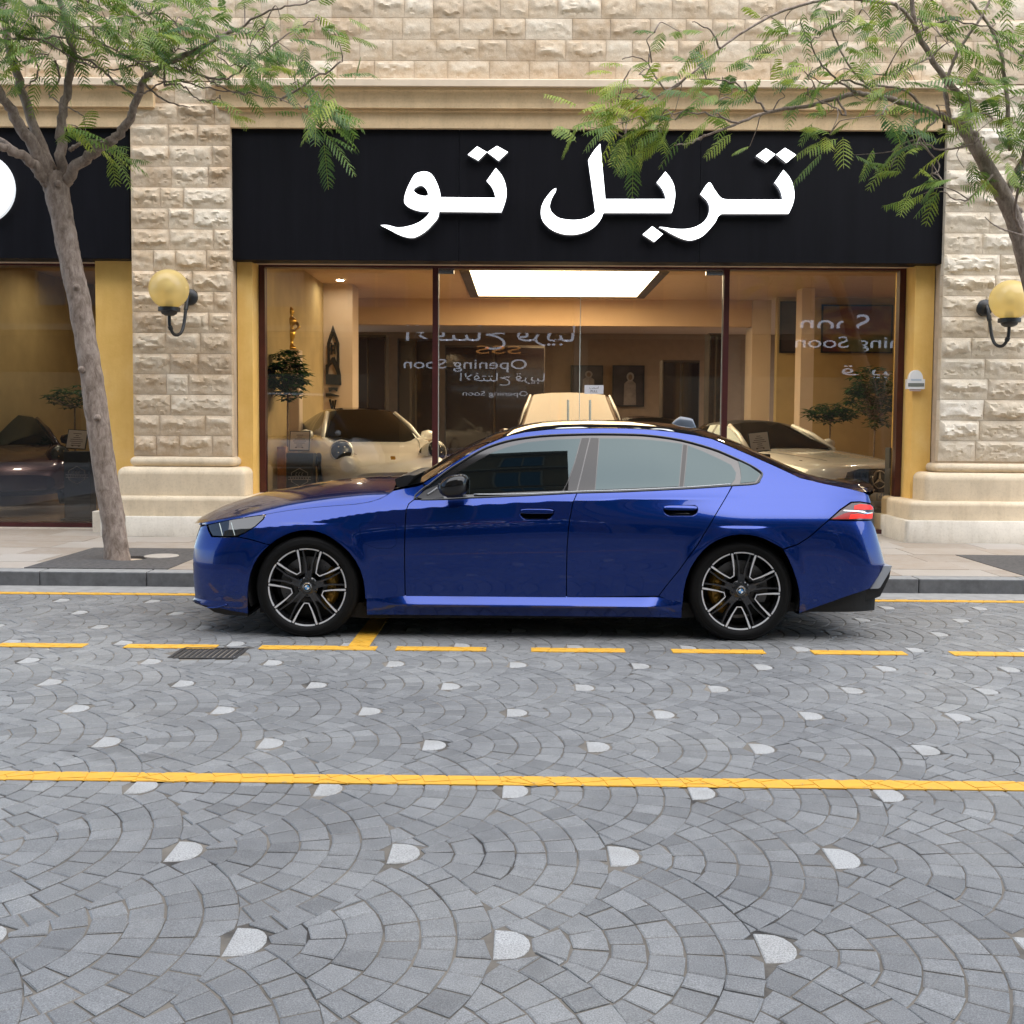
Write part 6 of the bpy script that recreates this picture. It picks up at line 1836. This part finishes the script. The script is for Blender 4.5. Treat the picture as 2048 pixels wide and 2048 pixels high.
limbsL = [path([(104,372),(72,306),(30,236),(4,196),(-30,120)], 10.75, 10.3, .075, .035), path([(108,368),(84,296),(52,206),(26,118),(10,40),(4,-40)], 10.72, 10.9, .062, .028),
          path([(118,366),(122,320),(122,262),(132,190),(147,112),(132,52),(118,-10)], 10.7, 10.6, .060, .026), path([(122,376),(150,340),(190,300),(226,280),(252,250),(272,206),(286,164),(308,140),(352,118),(400,96),(470,60)], 10.72, 10.2, .060, .018),
          path([(104,384),(70,330),(36,306),(-10,290),(-70,262)], 10.72, 10.1, .058, .032), path([(104,394),(84,352),(52,322),(20,290),(-20,266)], 10.78, 11.3, .040, .020), path([(140,300),(158,288),(180,282),(206,280)], 10.68, 10.5, .022, .010)]
def tp(pts, Y0, Y1): n = len(pts); return [at(p[0], p[1], Y0+(Y1-Y0)*i/(n-1)) for i, p in enumerate(pts)]
twigsL = [tp([(30,70),(90,84),(150,118),(220,142),(270,128),(330,120),(360,80),(350,40)], 10.6, 10.3), tp([(-10,80),(60,78),(130,74),(190,86),(250,110),(300,140),(350,170),(352,140)], 10.5, 10.2),
          tp([(147,112),(190,128),(230,165),(268,186),(300,180),(345,160),(420,178),(500,188),(560,200),(610,214)], 10.6, 10.0), tp([(308,140),(350,136),(400,150),(440,172),(480,186),(505,184)], 10.4, 10.0),
          tp([(352,118),(420,158),(470,150),(520,110),(600,52),(640,40)], 10.2, 9.9), tp([(470,60),(540,20),(600,8),(660,-6)], 10.2, 10.0), tp([(610,214),(640,216),(668,222)], 10.0, 9.9), tp([(560,200),(640,150),(684,120),(672,70)], 10.1, 9.9),
          tp([(40,90),(70,120),(75,150),(50,176),(46,180)], 10.6, 10.5), tp([(110,120),(120,160),(100,190),(130,210),(165,232),(172,270)], 10.6, 10.5), tp([(330,120),(330,170),(360,168),(400,200),(440,196)], 10.4, 10.2), tp([(286,164),(330,200),(380,215)], 10.4, 10.2)]
spraysL = [((20,20), 10.5, (.45,.16), 46, .36, .2, .45), ((150,30), 10.5, (.50,.18), 60, .36, .2, .45), ((270,50), 10.4, (.45,.18), 52, .36, .1, .5), ((60,95), 10.4, (.22,.10), 14, .36, -2.6, .35), ((350,95), 10.3, (.45,.14), 40, .34, 0, .42),
           ((430,85), 10.2, (.40,.16), 30, .34, 0, .42), ((520,110), 10.1, (.30,.18), 22, .32, 0, .40), ((470,150), 10.1, (.35,.10), 16, .30, 0, .45), ((590,110), 10.0, (.22,.20), 12, .30, 0, .42), ((640,40), 10.0, (.20,.14), 12, .30, 0, .6),
           ((655,222), 9.9, (.06,.03), 9, .42, -.35, .42), ((645,222), 9.9, (.07,.03), 5, .40, -1.2, .30), ((168,275), 10.5, (.09,.03), 10, .40, 0, .6), ((210,292), 10.45, (.06,.03), 5, .34, -.2, .6), ((220,140), 10.4, (.35,.08), 10, .28, 0, .45), ((448,222), 10.2, (.05,.02), 4, .26, .1, .95), ((545,140), 10.0, (.18,.06), 5, .3, 0, .4), ((-60,60), 10.5, (.4,.3), 30, .36, 0, .4), ((230,-40), 10.5, (.8,.12), 50, .36, 0, .45), ((30,160), 10.4, (.15,.05), 4, .3, 0, .5), ((640,262), 9.9, (.05,.04), 3, .42, -1.4, .25)]
tree('feathery_tree', 'leaning feathery leaved tree in the pavement before the stone pier', (b0.x, b0.y, PZ), trunkL, limbsL, twigsL, spraysL, 3)
bR = Vector((5.42, 10.8, PZ))
trunkR = [(Vector((bR.x, bR.y, PZ-.08)), .13)] + [(Vector((5.40, 10.8, .9)), .115), (Vector((5.34, 10.8, 1.8)), .105), (at(2076, 610, 10.8), .095), (at(2048, 505, 10.8), .085), (at(2020, 418, 10.8), .078), (at(1984, 352, 10.8), .072), (at(1948, 288, 10.8), .066), (at(1922, 246, 10.8), .060)]
limbsR = [path([(1930,256),(1880,232),(1824,212),(1762,194),(1712,187),(1674,197),(1607,213),(1534,224),(1478,246),(1410,272),(1378,282)], 10.8, 10.2, .040, .007), path([(1926,240),(1932,208),(1900,170),(1862,115),(1836,66),(1826,20),(1822,-40)], 10.8, 10.6, .038, .020),
          path([(1832,52),(1800,16),(1772,6),(1669,-2),(1586,15),(1514,47),(1440,98),(1380,150),(1312,195)], 10.65, 10.0, .020, .007), path([(1900,238),(1890,180),(1908,120),(1930,80),(1958,40),(1990,-20)], 10.8, 10.9, .020, .012),
          path([(2020,300),(2010,160),(1990,70),(1940,0)], 10.9, 10.9, .022, .014), path([(1846,218),(1814,182),(1760,172),(1736,170),(1700,134),(1672,80),(1650,20)], 10.75, 10.4, .015, .007), path([(2010,400),(2040,330),(2080,240),(2100,120)], 10.8, 10.9, .04, .03),
          path([(2046,470),(2030,430),(2036,380),(2060,330)], 10.75, 10.4, .018, .01), path([(2048,472),(2010,460),(1985,448),(1970,434)], 10.7, 10.3, .010, .004)]
twigsR = [tp([(1712,187),(1660,150),(1620,90),(1600,40)], 10.4, 10.2), tp([(1674,197),(1690,230),(1660,210),(1610,190)], 10.4, 10.2), tp([(1380,150),(1330,180),(1290,120),(1245,116)], 10.1, 9.9), tp([(1440,98),(1420,60),(1385,42)], 10.1, 10), tp([(1478,246),(1420,230),(1350,226),(1290,246)], 10.2, 9.9), tp([(1534,224),(1500,190),(1450,160),(1380,160)], 10.2, 10.0),
          tp([(1762,194),(1700,160),(1650,168),(1590,130)], 10.5, 10.2), tp([(1862,115),(1780,150),(1720,140)], 10.6, 10.3), tp([(1836,66),(1900,40),(1990,60),(2040,110)], 10.6, 10.5), tp([(1880,232),(1840,280),(1880,330),(1860,350)], 10.7, 10.3), tp([(1948,288),(1880,300),(1836,270)], 10.7, 10.3), tp([(1312,195),(1260,200),(1222,205)], 10, 9.9), tp([(1410,272),(1380,286),(1350,290)], 10.2, 10.1), tp([(1984,352),(1930,400),(1880,380)], 10.7, 10.4), tp([(1235,203),(1245,170),(1262,135)], 9.95, 9.9)]
spraysR = [((1228,240), 9.95, (.20,.06), 22, .38, 3.0, .78), ((1310,214), 10, (.25,.07), 18, .36, 3.0, .68), ((1350,250), 10, (.28,.07), 20, .36, 2.9, .5), ((1255,285), 9.95, (.09,.04), 6, .40, -1.9, .3), ((1275,145), 9.95, (.10,.05), 7, .30, 2.6, .75), ((1330,175), 10, (.20,.08), 14, .30, 2.8, .6), ((1392,100), 10, (.22,.10), 14, .30, 2.8, .5), ((1450,160), 10.1, (.25,.10), 16, .30, 2.8, .45),
           ((1560,175), 10.2, (.30,.10), 18, .32, 2.8, .5), ((1640,80), 10.3, (.35,.16), 22, .32, 2.8, .42), ((1600,40), 10.3, (.25,.08), 14, .32, 2.8, .6), ((1740,90), 10.4, (.35,.16), 26, .32, 2.8, .5), ((1720,160), 10.4, (.35,.08), 18, .32, 2.8, .45), ((1870,50), 10.6, (.35,.18), 30, .34, 0, .6), ((1980,120), 10.7, (.30,.22), 36, .36, 0, .5), ((1960,220), 10.6, (.35,.14), 36, .38, 0, .5), ((1880,240), 10.4, (.35,.08), 20, .38, 3.0, .5), ((2030,280), 10.5, (.22,.14), 26, .36, 0, .45),
           ((1640,280), 10.3, (.05,.02), 5, .34, 2.8, .7), ((1720,270), 10.3, (.10,.04), 7, .42, -1.6, .25), ((1800,250), 10.3, (.12,.05), 6, .42, -1.4, .3), ((1830,330), 10.3, (.14,.10), 8, .36, 2.8, .45), ((1900,370), 10.3, (.14,.08), 8, .36, 3.0, .5), ((1990,330), 10.4, (.20,.08), 14, .34, 0, .55), ((1850,385), 10.3, (.08,.05), 5, .34, 3.0, .45), ((1930,-40), 10.6, (.6,.12), 40, .36, 0, .5), ((2100,120), 10.7, (.3,.4), 40, .36, 0, .5), ((1680,215), 10.3, (.2,.05), 8, .3, 2.8, .5), ((1560,250), 10.2, (.2,.03), 5, .26, 2.8, .6)]
tree('feathery_tree', 'feathery leaved tree spreading over the right side of the sign', bR, trunkR, limbsR, twigsR, spraysR, 5, .95)
